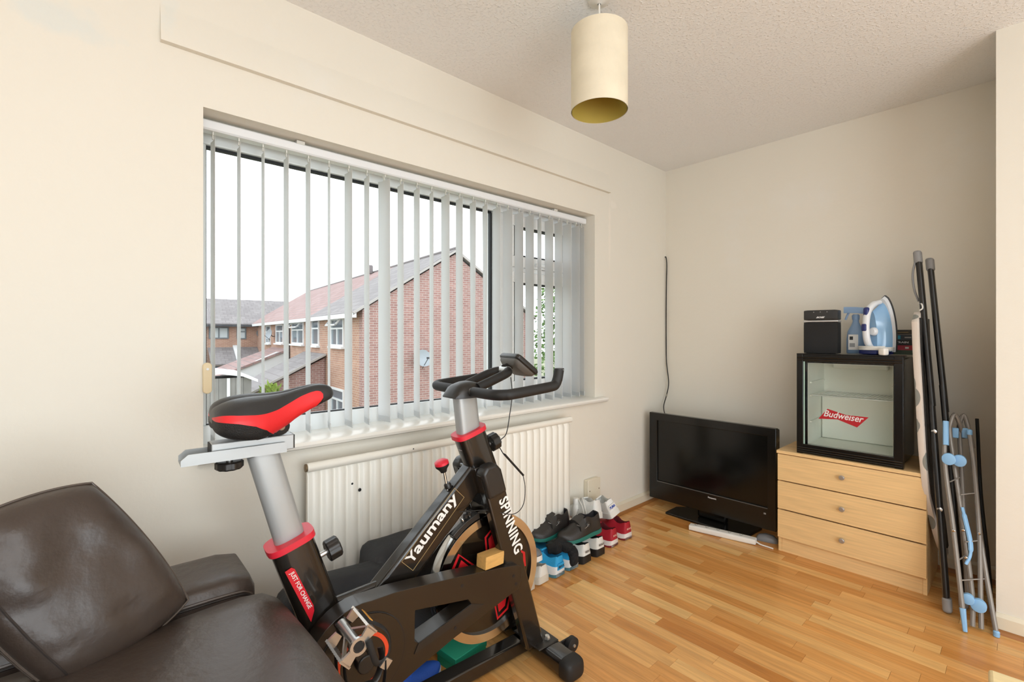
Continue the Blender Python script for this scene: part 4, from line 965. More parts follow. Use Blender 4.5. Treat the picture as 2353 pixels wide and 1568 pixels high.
def star_knob(c, axis, nm, r_=0.030, ln=0.034, shaft=0.03):
    c = Vector(c); a = Vector(axis).normalized(); M = a.to_track_quat('Z', 'Y').to_matrix().to_4x4()
    k = MB(); n = 40; rings = []
    for z, s_ in ((0, 0.86), (0.003, 1.0), (ln - 0.004, 1.0), (ln, 0.85)):
        rings.append([c + M @ Vector((r_ * s_ * (1 - 0.07 * (1 if (i // 2) % 2 else 0)) * math.cos(2 * math.pi * i / n), r_ * s_ * (1 - 0.07 * (1 if (i // 2) % 2 else 0)) * math.sin(2 * math.pi * i / n), z)) for i in range(n)])
    k.loft(rings); o = k.build(nm, M_sat, bike)
    MB().tube([c - a * shaft, c], 0.0075, 12).build('shaft', M_bright, o); return o
star_knob(K(-0.152, 0.0, 0.800), (1, 0, 0.30), 'handlebar_knob', 0.031, 0.034, 0.035)
star_knob(K(-0.712, 0.0, 0.583), (1, 0, 0.30), 'seat_post_knob', 0.030, 0.036, 0.04)
# diagonal frame tube with the maker's lettering
d0, d1 = K(-0.175, 0, 0.745), K(-0.555, 0, 0.405)
dt = MB().beam(d0, d1, 0.054, 0.094, (0, 1, 0)).build('frame_tube', M_blk, bike, bevel=0.010, seg=3)
xd = Vector((0.184, 0, 0.1805)).normalized(); yd = Vector((-xd.z, 0, xd.x))
o_ = K(-0.466, 0.0272, 0.468)
text('lettering', 'Y', M_wink, dt, o_ + xd * 0.008 + yd * 0.0115, xd, yd, width=0.036, height=0.0335, bold=0.02)
text('lettering', 'aumany', M_wink, dt, o_ + xd * 0.041 + yd * 0.002, xd, yd, width=0.206, height=0.0355, bold=0.025)
fr_ = MB(); fw_, fh_ = 0.262, 0.054; o2 = o_ - xd * 0.002 - yd * 0.006
for a, b_, c, d_ in ((0, fw_, 0, 0.001), (0, fw_, fh_ - 0.001, fh_), (0, 0.001, 0.001, fh_ - 0.001), (fw_ - 0.001, fw_, 0.001, fh_ - 0.001)):
    vs = [o2 + xd * p_ + yd * q_ + Wd * e_ for e_ in (-0.0002, 0.0006) for p_, q_ in ((a, c), (b_, c), (b_, d_), (a, d_))]
    fr_.add(vs, BF)
fr_.build('lettering_frame', mat('gold_pinstripe', '#b79a63', 0.5), dt)
MB().oval(K(-0.70, 0, 0.432), K(-0.545, 0, 0.440), 0.030, 0.034, (0, 1, 0), 16, 2).build('cross_tube', M_blk, bike)
MB().tube([K(-0.318, 0.0, 0.640), K(-0.338, 0, 0.742)], 0.0048, 10).build('tension_rod', M_chrome, bike)
tk = MB().lathe([(0.0, 0), (0.010, 0.0), (0.014, 0.010), (0.0225, 0.020), (0.0235, 0.028)], 20, rk.to_track_quat('Z', 'Y').to_matrix().to_4x4(), K(-0.338, 0, 0.735)).build('tension_knob', M_matb, bike)
MB().lathe([(0.0236, 0.028), (0.023, 0.036), (0.016, 0.041), (0.0, 0.042)], 20, rk.to_track_quat('Z', 'Y').to_matrix().to_4x4(), K(-0.338, 0, 0.735)).build('knob_cap', M_red, tk)
MB().lathe([(0.012, 0), (0.012, 0.012), (0.008, 0.018)], 12, rk.to_track_quat('Z', 'Y').to_matrix().to_4x4(), K(-0.321, 0, 0.680)).build('rod_collar', M_sat, bike)
# seat tube, post, slider
stt = MB().oval(K(-0.612, 0, 0.06), K(-0.806, 0, 0.640), 0.106, 0.080, (1, 0, 0), 28, 3.6).build('seat_tube', M_blk, bike)
MB().oval(K(-0.8045, 0, 0.634), K(-0.8095, 0, 0.650), 0.120, 0.094, (1, 0, 0), 28, 3.6).build('seat_collar', M_red, bike)
MB().oval(K(-0.795, 0, 0.60), K(-0.872, 0, 0.884), 0.074, 0.042, (1, 0, 0), 24, 3.0).build('seat_post', M_silver, bike)
sx = Vector((0.062, 0, -0.147)).normalized(); sy_ = Vector((-sx.z, 0, sx.x)); so = K(-0.829, 0.0412, 0.580)
stp = [(0.0, 0.0), (0.0, 0.017), (0.008, 0.022), (0.128, 0.022), (0.142, 0.018), (0.164, 0.0)]
def stf(a, b_, c): return so + sx * a + sy_ * b_ + Wd * c
stk = MB().prism(stp, -0.0002, 0.0008, stf).build('sticker', mat('sticker_red_gloss', '#d01f2e', 0.25), stt)
text('lettering', 'JUST FOR CHANGE', M_wink, stt, stf(0.010, 0.0050, 0.0008), sx, sy_, width=0.118, height=0.0135, bold=0.015)
# channel and slider under the saddle
rl = MB(); r0, r1 = -1.045, -0.822
for w0, w1, z0_, z1_ in ((-0.033, -0.030, 0.882, 0.908), (0.030, 0.033, 0.882, 0.908)):
    rl.prism([(r0, z0_), (r1, z0_), (r1, z1_ - 0.004), (r1 - 0.004, z1_), (r0 + 0.014, z1_), (r0, z1_ - 0.012)], w0, w1, lambda a, z, c: K(a, c, z))
rl.bb(r0, r1, -0.030, 0.030, 0.882, 0.885); rl.build('slider_channel', M_silver, bike)
MB().bb(-0.985, -0.803, -0.0245, 0.0245, 0.8865, 0.924).build('slider_box', M_silver, bike, bevel=0.002)
MB().bb(-0.803, -0.8005, -0.023, 0.023, 0.888, 0.9225).build('slider_end_cap', M_matb, bike)
MB().bb(-0.9875, -0.985, -0.023, 0.023, 0.888, 0.9225).build('slider_end_cap', M_matb, bike)
star_knob(K(-0.945, 0, 0.874), (0, 0, -1), 'slider_knob', 0.031, 0.020, 0.02)
MB().tube([K(-0.845, 0, 0.92), K(-0.845, 0, 0.952)], 0.014, 12).build('saddle_pillar', M_matb, bike)
MB().lathe([(0.0, -0.030), (0.012, -0.030), (0.022, -0.026), (0.022, 0.026), (0.012, 0.030), (0.0, 0.030)], 20, AY, K(-0.835, 0, 0.948), cap=False).build('saddle_clamp', M_matb, bike)
MB().lathe([(0.009, 0.030), (0.009, 0.034), (0.006, 0.036)], 12, AY, K(-0.835, 0, 0.948)).build('clamp_bolt', M_bright, bike)
for sg in (-1, 1): MB().tube(smooth([K(-0.93, sg * 0.022, 0.962), K(-0.85, sg * 0.022, 0.962), K(-0.80, sg * 0.020, 0.968), K(-0.755, sg * 0.014, 0.992)]), 0.0035, 8).build('saddle_rail', M_cable, bike)
# saddle: sections from tail to nose -> (u, half width, top, underside, centre groove)
SEC = [(-0.984, 0.026, 0.992, 0.972, 0.000), (-0.981, 0.064, 1.006, 0.956, 0.003), (-0.970, 0.092, 1.017, 0.946, 0.009), (-0.948, 0.107, 1.026, 0.937, 0.014), (-0.918, 0.109, 1.031, 0.931, 0.015), (-0.888, 0.100, 1.032, 0.930, 0.014),
       (-0.855, 0.080, 1.032, 0.938, 0.012), (-0.820, 0.060, 1.035, 0.955, 0.009), (-0.785, 0.047, 1.042, 0.974, 0.006), (-0.750, 0.039, 1.048, 0.990, 0.003), (-0.722, 0.033, 1.047, 1.001, 0.001), (-0.706, 0.025, 1.040, 1.008, 0.0), (-0.698, 0.013, 1.031, 1.015, 0.0)]
SP = [((-0.985), 0.38, 0.46), (-0.94, 0.41, 0.485), (-0.905, 0.42, 0.52), (-0.88, 0.42, 0.58), (-0.865, 0.415, 0.66), (-0.85, 0.41, 0.80), (-0.82, 0.38, 0.86), (-0.79, 0.345, 0.84), (-0.765, 0.33, 0.78), (-0.748, 0.335, 0.70), (-0.738, 0.37, 0.62), (-0.733, 0.45, 0.55), (-0.69, 0.45, 0.55)]
def lerp_sp(u):
    for a, b_ in zip(SP, SP[1:]):
        if u <= b_[0]: t = max(0, (u - a[0]) / (b_[0] - a[0])); return a[1] + (b_[1] - a[1]) * t, a[2] + (b_[2] - a[2]) * t
    return SP[-1][1:]
def half_prof(hw_, zt, zb, gv):
    h_ = zt - zb
    return [(hw_ * s_, zb + h_ * zz) for s_, zz in ((0.0, 1.0 - gv / h_), (0.12, 1.0 - 0.45 * gv / h_), (0.28, 1.0), (0.50, 0.97), (0.70, 0.88), (0.86, 0.72), (0.96, 0.52), (1.0, 0.34), (0.97, 0.16), (0.86, 0.04), (0.60, 0.0), (0.3, 0.03), (0.0, 0.05))]
def along(P, s_):
    d_ = [0.0]
    for a, b_ in zip(P, P[1:]): d_.append(d_[-1] + math.hypot(b_[0] - a[0], b_[1] - a[1]))
    x = s_ * d_[-1]
    for i_ in range(len(P) - 1):
        if x <= d_[i_ + 1] + 1e-12:
            t = (x - d_[i_]) / max(1e-9, d_[i_ + 1] - d_[i_]); return (P[i_][0] + (P[i_ + 1][0] - P[i_][0]) * t, P[i_][1] + (P[i_ + 1][1] - P[i_][1]) * t)
    return P[-1]
A_ = smooth([Vector(s_[:3]) for s_ in SEC], 5); B2 = smooth([Vector((s_[0], s_[3], s_[4])) for s_ in SEC], 5)
rings, us = [], []
N1, N2, N3 = 9, 6, 7
for a, b_ in zip(A_, B2):
    P = half_prof(max(0.004, a.y), a.z, b_.y, b_.z); s1_, s2_ = lerp_sp(a.x)
    ss = [s1_ * k / N1 for k in range(N1)] + [s1_ + (s2_ - s1_) * k / N2 for k in range(N2)] + [s2_ + (1 - s2_) * k / N3 for k in range(N3 + 1)]
    Q = [along(P, q) for q in ss]
    rings.append([K(a.x, y_, z_) for y_, z_ in Q] + [K(a.x, -y_, z_) for y_, z_ in reversed(Q[1:-1])]); us.append(a.x)
nr = len(rings[0]); NT = N1 + N2 + N3
allv = [p for r_ in rings for p in r_]
tf, rf, lf_ = [], [], []
for i in range(len(rings) - 1):
    u = (us[i] + us[i + 1]) / 2
    for j in range(nr):
        f_ = (i * nr + j, i * nr + (j + 1) % nr, (i + 1) * nr + (j + 1) % nr, (i + 1) * nr + j)
        m_ = j if j < NT else nr - 1 - j
        if N1 <= m_ < N1 + N2 and u < -0.7335: rf.append(f_)
        elif m_ < N1 or u > -0.7335: tf.append(f_)
        else: lf_.append(f_)
def sub(fs_):
    used = sorted({i for f_ in fs_ for i in f_}); mp_ = {v: k for k, v in enumerate(used)}
    return [allv[i] for i in used], [tuple(mp_[i] for i in f_) for f_ in fs_]
caps = [tuple(reversed(range(nr))), tuple(range((len(rings) - 1) * nr, len(rings) * nr))]
sd_ = MB().add(*sub(tf + caps)).build('saddle', M_vinyl, bike, sharp=60)
MB().add(*sub(rf)).build('saddle_side_panel', M_redv, sd_, sharp=60)
MB().add(*sub(lf_)).build('saddle_skirt', M_vinyl_m, sd_, sharp=60)
def refine(rs, n=3):
    cols = [smooth([r_[j] for r_ in rs], n) for j in range(len(rs[0]))]
    return [[c[i] for c in cols] for i in range(len(cols[0]))]
# flywheel
FC = (-0.166, 0.346)
fwh = MB().lathe([(0.0, -0.016), (0.186, -0.016), (0.1865, 0.016), (0.0, 0.016)], 72, AY, K(FC[0], 0, FC[1]), cap=False).build('flywheel', mat('black_flywheel_disc', '#17120d', 0.12, coat=0.6), bike)
MB().lathe([(0.1868, -0.026), (0.2145, -0.026), (0.2165, -0.022), (0.2165, 0.022), (0.2145, 0.026), (0.1868, 0.026), (0.1868, -0.026)], 96, AY, K(FC[0], 0, FC[1]), cap=False).build('rim', M_chrome, fwh)
MB().lathe([(0.0, -0.05), (0.02, -0.05), (0.02, 0.05), (0.0, 0.05)], 16, AY, K(FC[0], 0, FC[1]), cap=False).build('axle', M_bright, fwh)
def fan(r_, a): return (FC[0] + r_ * math.cos(R(a)), FC[1] + r_ * math.sin(R(a)))
M_fred = mat('red_flywheel_print', '#c41f26', 0.3)
for a0 in (78, 150, 222, 294, 6):
    # outlined rounded triangle with a solid wedge inside
    tri = [fan(0.170, a0 - 12), fan(0.168, a0 + 6), fan(0.140, a0 + 20), fan(0.045, a0 + 24), fan(0.060, a0 - 14)]
    cx_ = sum(p[0] for p in tri) / 5; cz_ = sum(p[1] for p in tri) / 5
    inn = [(cx_ + (p[0] - cx_) * 0.80, cz_ + (p[1] - cz_) * 0.87) for p in tri]
    MB().prism(tri, 0.0161, 0.0168, lambda a, z, c: K(a, c, z), [inn]).build('printed_outline', M_fred, fwh)
    sol = [(cx_ + (p[0] - cx_) * 0.55, cz_ + (p[1] - cz_) * 0.62) for p in tri]
    MB().prism(sol, 0.0161, 0.0168, lambda a, z, c: K(a, c, z)).build('printed_wedge', M_fred, fwh)
# brake on top of the rim
bra = MB(); a_ = [fan(0.2185, a) for a in range(102, 134, 4)]; b__ = [fan(0.238, a) for a in range(130, 98, -4)]
br = bra.prism(a_ + b__, -0.026, 0.026, lambda a, z, c: K(a, c, z)).build('brake_shoe', M_sat, bike, bevel=0.002)
for a in (109, 116): MB().lathe([(0.005, 0), (0.005, 0.008), (0.003, 0.012)], 10, Matrix.Rotation(R(90 - a), 4, 'Y'), K(fan(0.238, a)[0], 0.012, fan(0.238, a)[1])).build('brake_bolt', M_chrome, br)
MB().prism([fan(0.2405, 128), fan(0.243, 106), (-0.315, 0.60), (-0.46, 0.475)], -0.016, 0.006, lambda a, z, c: K(a, c, z)).build('brake_plate', M_bright, br)
MB().tube([K(-0.30, 0.0, 0.655), K(-0.262, 0.0, 0.578)], 0.0035, 8).build('brake_rod', M_chrome, bike)
for dz in (0, 0.012): MB().box(K(-0.262 + dz, 0.012, 0.575 + dz * 0.5), (0.010, 0.012, 0.012)).build('brake_hinge', M_sat, br)
# chain guard with triangular opening
CC = (-0.651, 0.313)
outl = [(-0.352, 0.437), (-0.18, 0.412), (-0.112, 0.400), (-0.094, 0.388), (-0.092, 0.350), (-0.108, 0.318), (-0.366, 0.254), (-0.485, 0.217), (-0.56, 0.190)]
circ = [(CC[0] + 0.152 * math.cos(R(a)), CC[1] + 0.152 * math.sin(R(a))) for a in range(300, 70, -10)]
outl = outl + circ[0:] + [(-0.56, 0.4615)]
hole = [(-0.496, 0.388), (-0.312, 0.354), (-0.300, 0.336), (-0.486, 0.290), (-0.498, 0.300)]
def gf(a, z, c): return K(a, c, z)
ct_, cb_ = (-0.497, 0.4545), (-0.499, 0.2120)
loop_ = outl[:8] + [cb_] + outl[8:] + [ct_]
pts_ = loop_ + hole; ix = {p: i for i, p in enumerate(pts_)}
h0, h1, h2, h3, h4 = hole
pc1 = [cb_] + outl[8:] + [ct_, h0, h4]
pc2 = [ct_] + outl[:6] + [h2, h1, h0]
pc3 = outl[5:8] + [cb_, h4, h3, h2]
npt = len(pts_); fcs = []
for pc in (pc1, pc2, pc3):
    q = [ix[p] for p in pc]; fcs.append(tuple(q)); fcs.append(tuple(i + npt for i in reversed(q)))
for lpp in (loop_, hole):
    q = [ix[p] for p in lpp]
    for i in range(len(q)): a, b_ = q[i], q[(i + 1) % len(q)]; fcs.append((a, b_, b_ + npt, a + npt))
gd_ = MB().add([gf(p[0], p[1], 0.046) for p in pts_] + [gf(p[0], p[1], 0.104) for p in pts_], fcs).build('chain_guard', M_sat, bike, bevel=0.005, seg=3)
gd_.data.materials[0] = mat('black_guard_plastic', '#231c15', 0.3, coat=0.25)
lip = [(-0.300, 0.336), (-0.252, 0.318), (-0.500, 0.264), (-0.486, 0.290)]
MB().prism(lip, 0.1042, 0.1062, gf).build('opening_lip', M_sat, gd_)
def ann(r0_, r1_, w_, nm, m_, t=0.0012):
    return MB().lathe([(r0_, 0), (r1_, 0), (r1_, t), (r0_, t), (r0_, 0)], 56, AY, K(CC[0], w_, CC[1]), cap=False).build(nm, m_, gd_)
ann(0.1195, 0.1225, 0.1042, 'disc_groove', M_matb)
ann(0.0, 0.1190, 0.1042, 'crank_disc', gd_.data.materials[0], 0.003)
ann(0.062, 0.0725, 0.1075, 'orange_ring', M_orange)
for u_, z_ in ((-0.128, 0.368), (-0.118, 0.338), (-0.335, 0.405), (-0.36, 0.283)): MB().lathe([(0.0055, 0), (0.0055, 0.0008)], 14, AY, K(u_, 0.1042, z_)).build('screw_hole', M_matb, gd_)
MB().lathe([(0.0, 0), (0.0125, 0), (0.0125, 0.001), (0.0, 0.001)], 18, AY, K(-0.735, 0.1042, 0.330), cap=False).build('round_label', M_wink, gd_)
MB().lathe([(0.008, 0.0012), (0.0095, 0.0012), (0.0095, 0.0018), (0.008, 0.0018), (0.008, 0.0012)], 18, AY, K(-0.735, 0.1042, 0.330), cap=False).build('label_ring', M_red, gd_)
# cranks and pedals
def pedal_side(sg, ang_):
    cu, cz = CC[0] + 0.150 * math.cos(R(ang_)), CC[1] + 0.150 * math.sin(R(ang_)); w0 = 0.118
    MB().beam(K(CC[0], sg * w0, CC[1]), K(cu, sg * w0, cz), 0.016, 0.030, (0, 1, 0)).lathe([(0.024, -0.010), (0.024, 0.012)], 20, AY, K(CC[0], sg * w0, CC[1])).build('crank_arm', M_sat, bike, bevel=0.003)
    pw0, pw1 = 0.145, 0.245; pm = (pw0 + pw1) / 2
    px_, pz_ = Vector((math.cos(R(42)), 0, math.sin(R(42)))), Vector((math.cos(R(-48)), 0, math.sin(R(-48))))
    c0 = K(cu, 0, cz)
    def P(a, b_, w_): return c0 + px_ * a + pz_ * b_ + Vector((0, -sg * w_, 0))
    pd = MB().tube([P(0, 0, 0.130), P(0, 0, pw1 - 0.004)], 0.0125, 16).build('pedal', M_bright, bike)
    for a in (-0.044, 0.044):
        tooth = MB(); prof = []
        n = 10
        for i in range(n): b0 = pw0 + (pw1 - pw0) * i / n; b1 = pw0 + (pw1 - pw0) * (i + 0.5) / n; prof += [(b0, 0.017), (b1, 0.012)]
        prof = prof + [(pw1, 0.017), (pw1, -0.017)] + [(w_, -b_) for w_, b_ in reversed(prof)]
        tooth.prism(prof, a - 0.003, a + 0.003, lambda w_, b_, c: P(c, b_, w_)); tooth.build('cage_plate', M_bright, pd)
    for w_ in (pw0, pw1 - 0.006):
        for s_ in (-1, 1): MB().prism([(s_ * 0.044, 0.015), (s_ * 0.018, 0.010), (s_ * 0.018, -0.010), (s_ * 0.044, -0.015)], w_, w_ + 0.006, lambda a, b_, c: P(a, b_, c)).build('end_plate', M_bright, pd)
    rg = MB(); rr_ = []
    for r2, w_ in ((0.014, pw1 - 0.006), (0.0215, pw1 - 0.006), (0.0215, pw1 + 0.001), (0.014, pw1 + 0.001), (0.014, pw1 - 0.006)):
        rr_.append([P(r2 * math.cos(2 * math.pi * i / 24), r2 * math.sin(2 * math.pi * i / 24), w_) for i in range(24)])
    rg.loft(rr_, False, False).build('bearing_ring', M_bright, pd)
    rings_ = [[P(0.012 * math.cos(2 * math.pi * i / 16), 0.012 * math.sin(2 * math.pi * i / 16), w_) for i in range(16)] for w_ in (pw1 - 0.005, pw1 - 0.001)]
    MB().loft(rings_).build('bearing_cap', M_matb, pd)
    for a in (-0.026, 0.026):
        MB().beam(P(a * 0.25, 0, pw0 + 0.03), P(a * 1.6, 0, pw0 + 0.085), 0.005, 0.010, (0, 1, 0)).build('spoke', M_bright, pd)
    MB().prism([(-0.028, -0.009), (0.028, -0.009), (0.028, 0.009), (-0.028, 0.009)], 0, 0.006, lambda a, b_, c: P(0.0475 + c, b_, pm + a)).build('reflector_housing', M_matb, pd)
    MB().prism([(-0.024, -0.006), (0.024, -0.006), (0.024, 0.006), (-0.024, 0.006)], 0.0062, 0.008, lambda a, b_, c: P(0.0475 + c, b_, pm + a)).build('reflector', mat('amber_reflector', '#e0a04a', 0.3), pd)
    # strap looping over the outer side, toe cage hanging
    lpw = smooth([P(0.046, 0.014, pm), P(0.056, 0.045, pm + 0.02), P(0.048, 0.075, pw1 - 0.02), P(0.020, 0.088, pw1), P(-0.005, 0.070, pw1 + 0.006), P(0.008, 0.035, pw1 + 0.008), P(0.022, 0.008, pw1 + 0.006)])
    MB().tube(lpw, 0.0075, 8, sy=0.28).build('strap', M_matb, pd)
    tl_ = smooth([P(0.010, 0.082, pw1 + 0.006), P(-0.012, 0.105, pw1 + 0.008), P(-0.045, 0.135, pw1 + 0.004), P(-0.085, 0.175, pw1)])
    MB().tube(tl_, 0.0075, 8, sy=0.28).build('strap_tail', M_matb, pd)
    MB().prism([(-0.012, -0.010), (0.012, -0.010), (0.014, 0.010), (-0.010, 0.012)], -0.004, 0.004, lambda a, b_, c: P(0.004 + a, 0.090 + b_, pw1 + 0.006 + c)).build('buckle', M_bright, pd)
    cl_ = smooth([P(-0.046, 0.010, pm + 0.03), P(-0.072, 0.045, pm + 0.035), P(-0.070, 0.085, pm + 0.03), P(-0.040, 0.115, pm + 0.03), P(0.0, 0.105, pm + 0.02), P(0.018, 0.085, pm + 0.01)])
    MB().tube(cl_, [0.008] * 6 + [0.010] * 30, 8, sy=0.4).build('toe_cage', M_sat, pd)
    cl_ = smooth([P(-0.046, 0.010, pm - 0.03), P(-0.085, 0.06, pm - 0.02), P(-0.075, 0.10, pm), P(-0.040, 0.115, pm + 0.03)])
    MB().tube(cl_, [0.008] * 6 + [0.010] * 30, 8, sy=0.4).build('toe_cage', M_sat, pd)
pedal_side(1, 116)
pedal_side(-1, -64)
# wooden block resting on the guard
wb = thing('wooden_block', 'small pale wooden block lying on top of the bike chain guard', 'block', (0.556 + 0.054 * -0.205 + 0.998 * 0.076, -2.012 - 0.998 * 0.205 - 0.055 * 0.076, 0.4185), R(86.855 + 8))
MB().soft((0, 0, 0.0215), (0.086, 0.044, 0.042), 0.12, 4, M=Matrix.Rotation(R(4.5), 4, 'Y')).build('block', mat('pale_pine', '#d2a45f', 0.55, var=0.12, vscale=20, stretch=(1, 5, 5)), wb)
# ------------------------------------------------------------------ brown leather sofa with loose cushion
def leather(name, c, rough, bumpy=0.25):
    m = mat(name, c, rough, var=0.10, vscale=4, bump=bumpy, bscale=28)
    return m
M_lea = leather('brown_leather', '#443932', 0.38)
M_thread = mat('brown_seam', '#2f2723', 0.6)
M_piping = leather('brown_leather_piping', '#54483f', 0.38, 0.05)
sofa = thing('sofa', 'dark brown leather sofa with padded arm in the left foreground', 'sofa', (0.9, -3.2, 0))
def sf(x, y, z): return Vector((x - 0.9, y + 3.2, z))
MB().soft(sf(0.965, -3.255, 0.402), (0.985, 0.83, 0.275), 0.55, 16, bulge=(0, 0.02, 0.018), nz=0.006, nsc=5).build('seat_cushion', M_lea, sofa, sharp=80)
MB().soft(sf(0.90, -3.27, 0.135), (1.31, 0.70, 0.20), 0.2, 6).build('base', M_lea, sofa, sharp=60)
for x in (0.358, 1.562):
    ar = MB().soft(sf(x, -3.27, 0.295), (0.226, 0.775, 0.53), 0.34, 12, bulge=(0, 0.006, 0.012), nz=0.004, nsc=6, seed=x).build('arm', M_lea, sofa, sharp=80)
    sgn = 1 if x < 0.9 else -1
    for dx in (0.0, 0.006):
        y0 = -3.60
        MB().tube(smooth([sf(x + sgn * (0.109 + dx * 0.4), y0, 0.530 - dx), sf(x + sgn * (0.110 + dx * 0.4), -3.2, 0.531 - dx), sf(x + sgn * (0.110 + dx * 0.4), -2.96, 0.529 - dx), sf(x + sgn * 0.105, -2.902, 0.515 - dx), sf(x + sgn * 0.100, -2.886, 0.48)]), 0.0022 if dx else 0.0035, 6).build('seam', M_piping if dx == 0 else M_thread, ar)
MB().soft(sf(0.96, -3.66, 0.42), (1.43, 0.22, 0.80), 0.4, 10, nz=0.006).build('backrest', M_lea, sofa, sharp=80)
MB().soft(sf(0.96, -3.60, 0.65), (0.96, 0.14, 0.44), 0.8, 10, bulge=(0, 0.03, 0)).build('back_cushion', M_lea, sofa, sharp=80)
for x in (0.32, 1.60):
    for y in (-3.55, -2.98): MB().lathe([(0.02, 0), (0.028, 0.04)], 12, None, sf(x, y, 0)).build('foot', M_cable, sofa)
# loose cushion leaning on the arm: quad face T,Rr,B,L bulged outwards
T_, R_, B_, L_ = Vector((0.442, -3.205, 0.888)), Vector((0.500, -3.010, 0.545)), Vector((0.605, -3.270, 0.490)), Vector((0.540, -3.455, 0.835))
nrm = Vector((0.894, 0.344, 0.287))
cu_ = thing('cushion', 'dark brown leather cushion leaning against the sofa arm', 'cushion', (0.52, -3.2, 0.46))
oc = Vector((0.52, -3.2, 0.46))
G = 26
def cpt(u, v, side):
    p = (T_ * (1 - u) + R_ * u) * (1 - v) + (L_ * (1 - u) + B_ * u) * v
    uu, vv = 2 * u - 1, 2 * v - 1
    qu, qv = uu * math.sqrt(1 - 0.26 * vv * vv), vv * math.sqrt(1 - 0.26 * uu * uu)
    u, v = (qu + 1) / 2, (qv + 1) / 2
    p = (T_ * (1 - u) + R_ * u) * (1 - v) + (L_ * (1 - u) + B_ * u) * v
    bl_ = (max(0, 1 - uu ** 4) * max(0, 1 - vv ** 4)) ** 0.55
    pin = 0.030 * (1 - (1 - abs(uu)) * 0) * (1 - vv * vv) * uu * -1
    w_ = noise.noise(Vector((u * 4, v * 4, side * 3))) * 0.012 + noise.noise(Vector((u * 9, v * 3.5, 5 + side))) * 0.006
    edge = (1 - max(abs(uu), abs(vv)))
    p = p + (R_ - T_) * (pin * 0.0)
    # edges pulled in a little between the corners
    p += (T_ + R_ - L_ - B_).normalized() * (-0.006 * (1 - uu * uu) * (1 if vv < 0 else -1) * max(0, abs(vv) - 0.6) / 0.4)
    p += (R_ + B_ - T_ - L_).normalized() * (-0.006 * (1 - vv * vv) * (1 if uu > 0 else -1) * max(0, abs(uu) - 0.6) / 0.4)
    return p + nrm * (side * (0.050 * bl_ + 0.006) + w_ * min(1, edge * 4)) - oc
cm = MB(); vs = []; fs2 = []
for side in (1, -1):
    k0 = len(vs)
    for i in range(G + 1):
        for j in range(G + 1): vs.append(cpt(i / G, j / G, side))
    for i in range(G):
        for j in range(G): a = k0 + i * (G + 1) + j; fs2.append((a, a + 1, a + G + 2, a + G + 1))
k1 = (G + 1) ** 2
loop = [(0, j) for j in range(G)] + [(i, G) for i in range(G)] + [(G, j) for j in range(G, 0, -1)] + [(i, 0) for i in range(G, 0, -1)]
for n_ in range(len(loop)):
    a = loop[n_][0] * (G + 1) + loop[n_][1]; b = loop[(n_ + 1) % len(loop)]; b = b[0] * (G + 1) + b[1]
    fs2.append((a, b, b + k1, a + k1))
cu_mesh = cm.add(vs, fs2).build('cover', M_lea, cu_, sharp=80)
for side, rad2 in ((1, 0.0026), (-1, 0.0026)):
    MB().tube([cpt(i / G, j / G, side) for i, j in loop], rad2, 8, closed=True).build('piping', M_piping, cu_)
# second seam along the lower border
MB().tube([cpt(i / G, 0.90, 1) + nrm * 0.0005 for i in range(G + 1)], 0.0022, 6).build('stitch_line', M_thread, cu_)

# ------------------------------------------------------------------ black bags by the radiator
M_nyl = mat('black_nylon', '#26282c', 0.6, bump=0.25, bscale=40, var=0.2, vscale=8)
M_web = mat('black_webbing', '#141416', 0.75, bump=0.3, bscale=200)
bp = thing('backpack', 'black backpack slumped upright against the radiator behind the bike', 'backpack', (0.195, -2.185, 0), R(3))
MB().soft((0, 0, 0.200), (0.15, 0.56, 0.40), 0.55, 12, bulge=(0.02, 0.01, 0.012), nz=0.022, nsc=7, seed=3).build('body', M_nyl, bp, sharp=80)
MB().soft((0.098, -0.06, 0.15), (0.07, 0.33, 0.22), 0.7, 10, bulge=(0.02, 0, 0), nz=0.015, nsc=9, seed=5).build('front_pocket', M_nyl, bp, sharp=80)
MB().tube(smooth([(0.05, -0.22, 0.375), (0.080, -0.10, 0.365), (0.086, 0.05, 0.365), (0.075, 0.20, 0.365)]), 0.006, 6).build('zip', M_web, bp)
MB().tube(smooth([(-0.01, -0.06, 0.395), (0.0, -0.03, 0.435), (0.0, 0.02, 0.44), (-0.01, 0.05, 0.40)]), 0.010, 8, sy=0.5).build('grab_handle', M_web, bp)
MB().tube(smooth([(0.08, -0.245, 0.30), (0.115, -0.20, 0.26), (0.135, -0.17, 0.18), (0.13, -0.20, 0.08)]), 0.022, 8, sy=0.35).build('strap', M_web, bp)
for z in (0.255, 0.205): MB().soft((0.142, -0.185, z), (0.008, 0.012, 0.026), 0.6, 4).build('zip_pull', M_bright, bp)
lb = thing('laptop_bag', 'flat black bag with rounded front pocket left of the backpack', 'bag', (0.262, -2.590, 0), R(-5))
MB().soft((0, 0, 0.185), (0.13, 0.38, 0.37), 0.6, 12, bulge=(0.02, 0, 0.015), nz=0.016, nsc=6, seed=9).build('body', M_nyl, lb, sharp=80)
MB().soft((0.072, 0.02, 0.200), (0.045, 0.28, 0.25), 0.8, 10, bulge=(0.015, 0, 0), nz=0.008, seed=2).build('front_pocket', M_nyl, lb, sharp=80)
MB().tube(smooth([(0.098, -0.10, 0.28), (0.104, -0.09, 0.15), (0.106, -0.04, 0.105), (0.106, 0.08, 0.105), (0.102, 0.13, 0.14), (0.098, 0.145, 0.23)]), 0.004, 6).build('zip', M_web, lb)
MB().soft((0.108, 0.145, 0.14), (0.008, 0.012, 0.03), 0.6, 4).build('zip_pull', M_bright, lb)
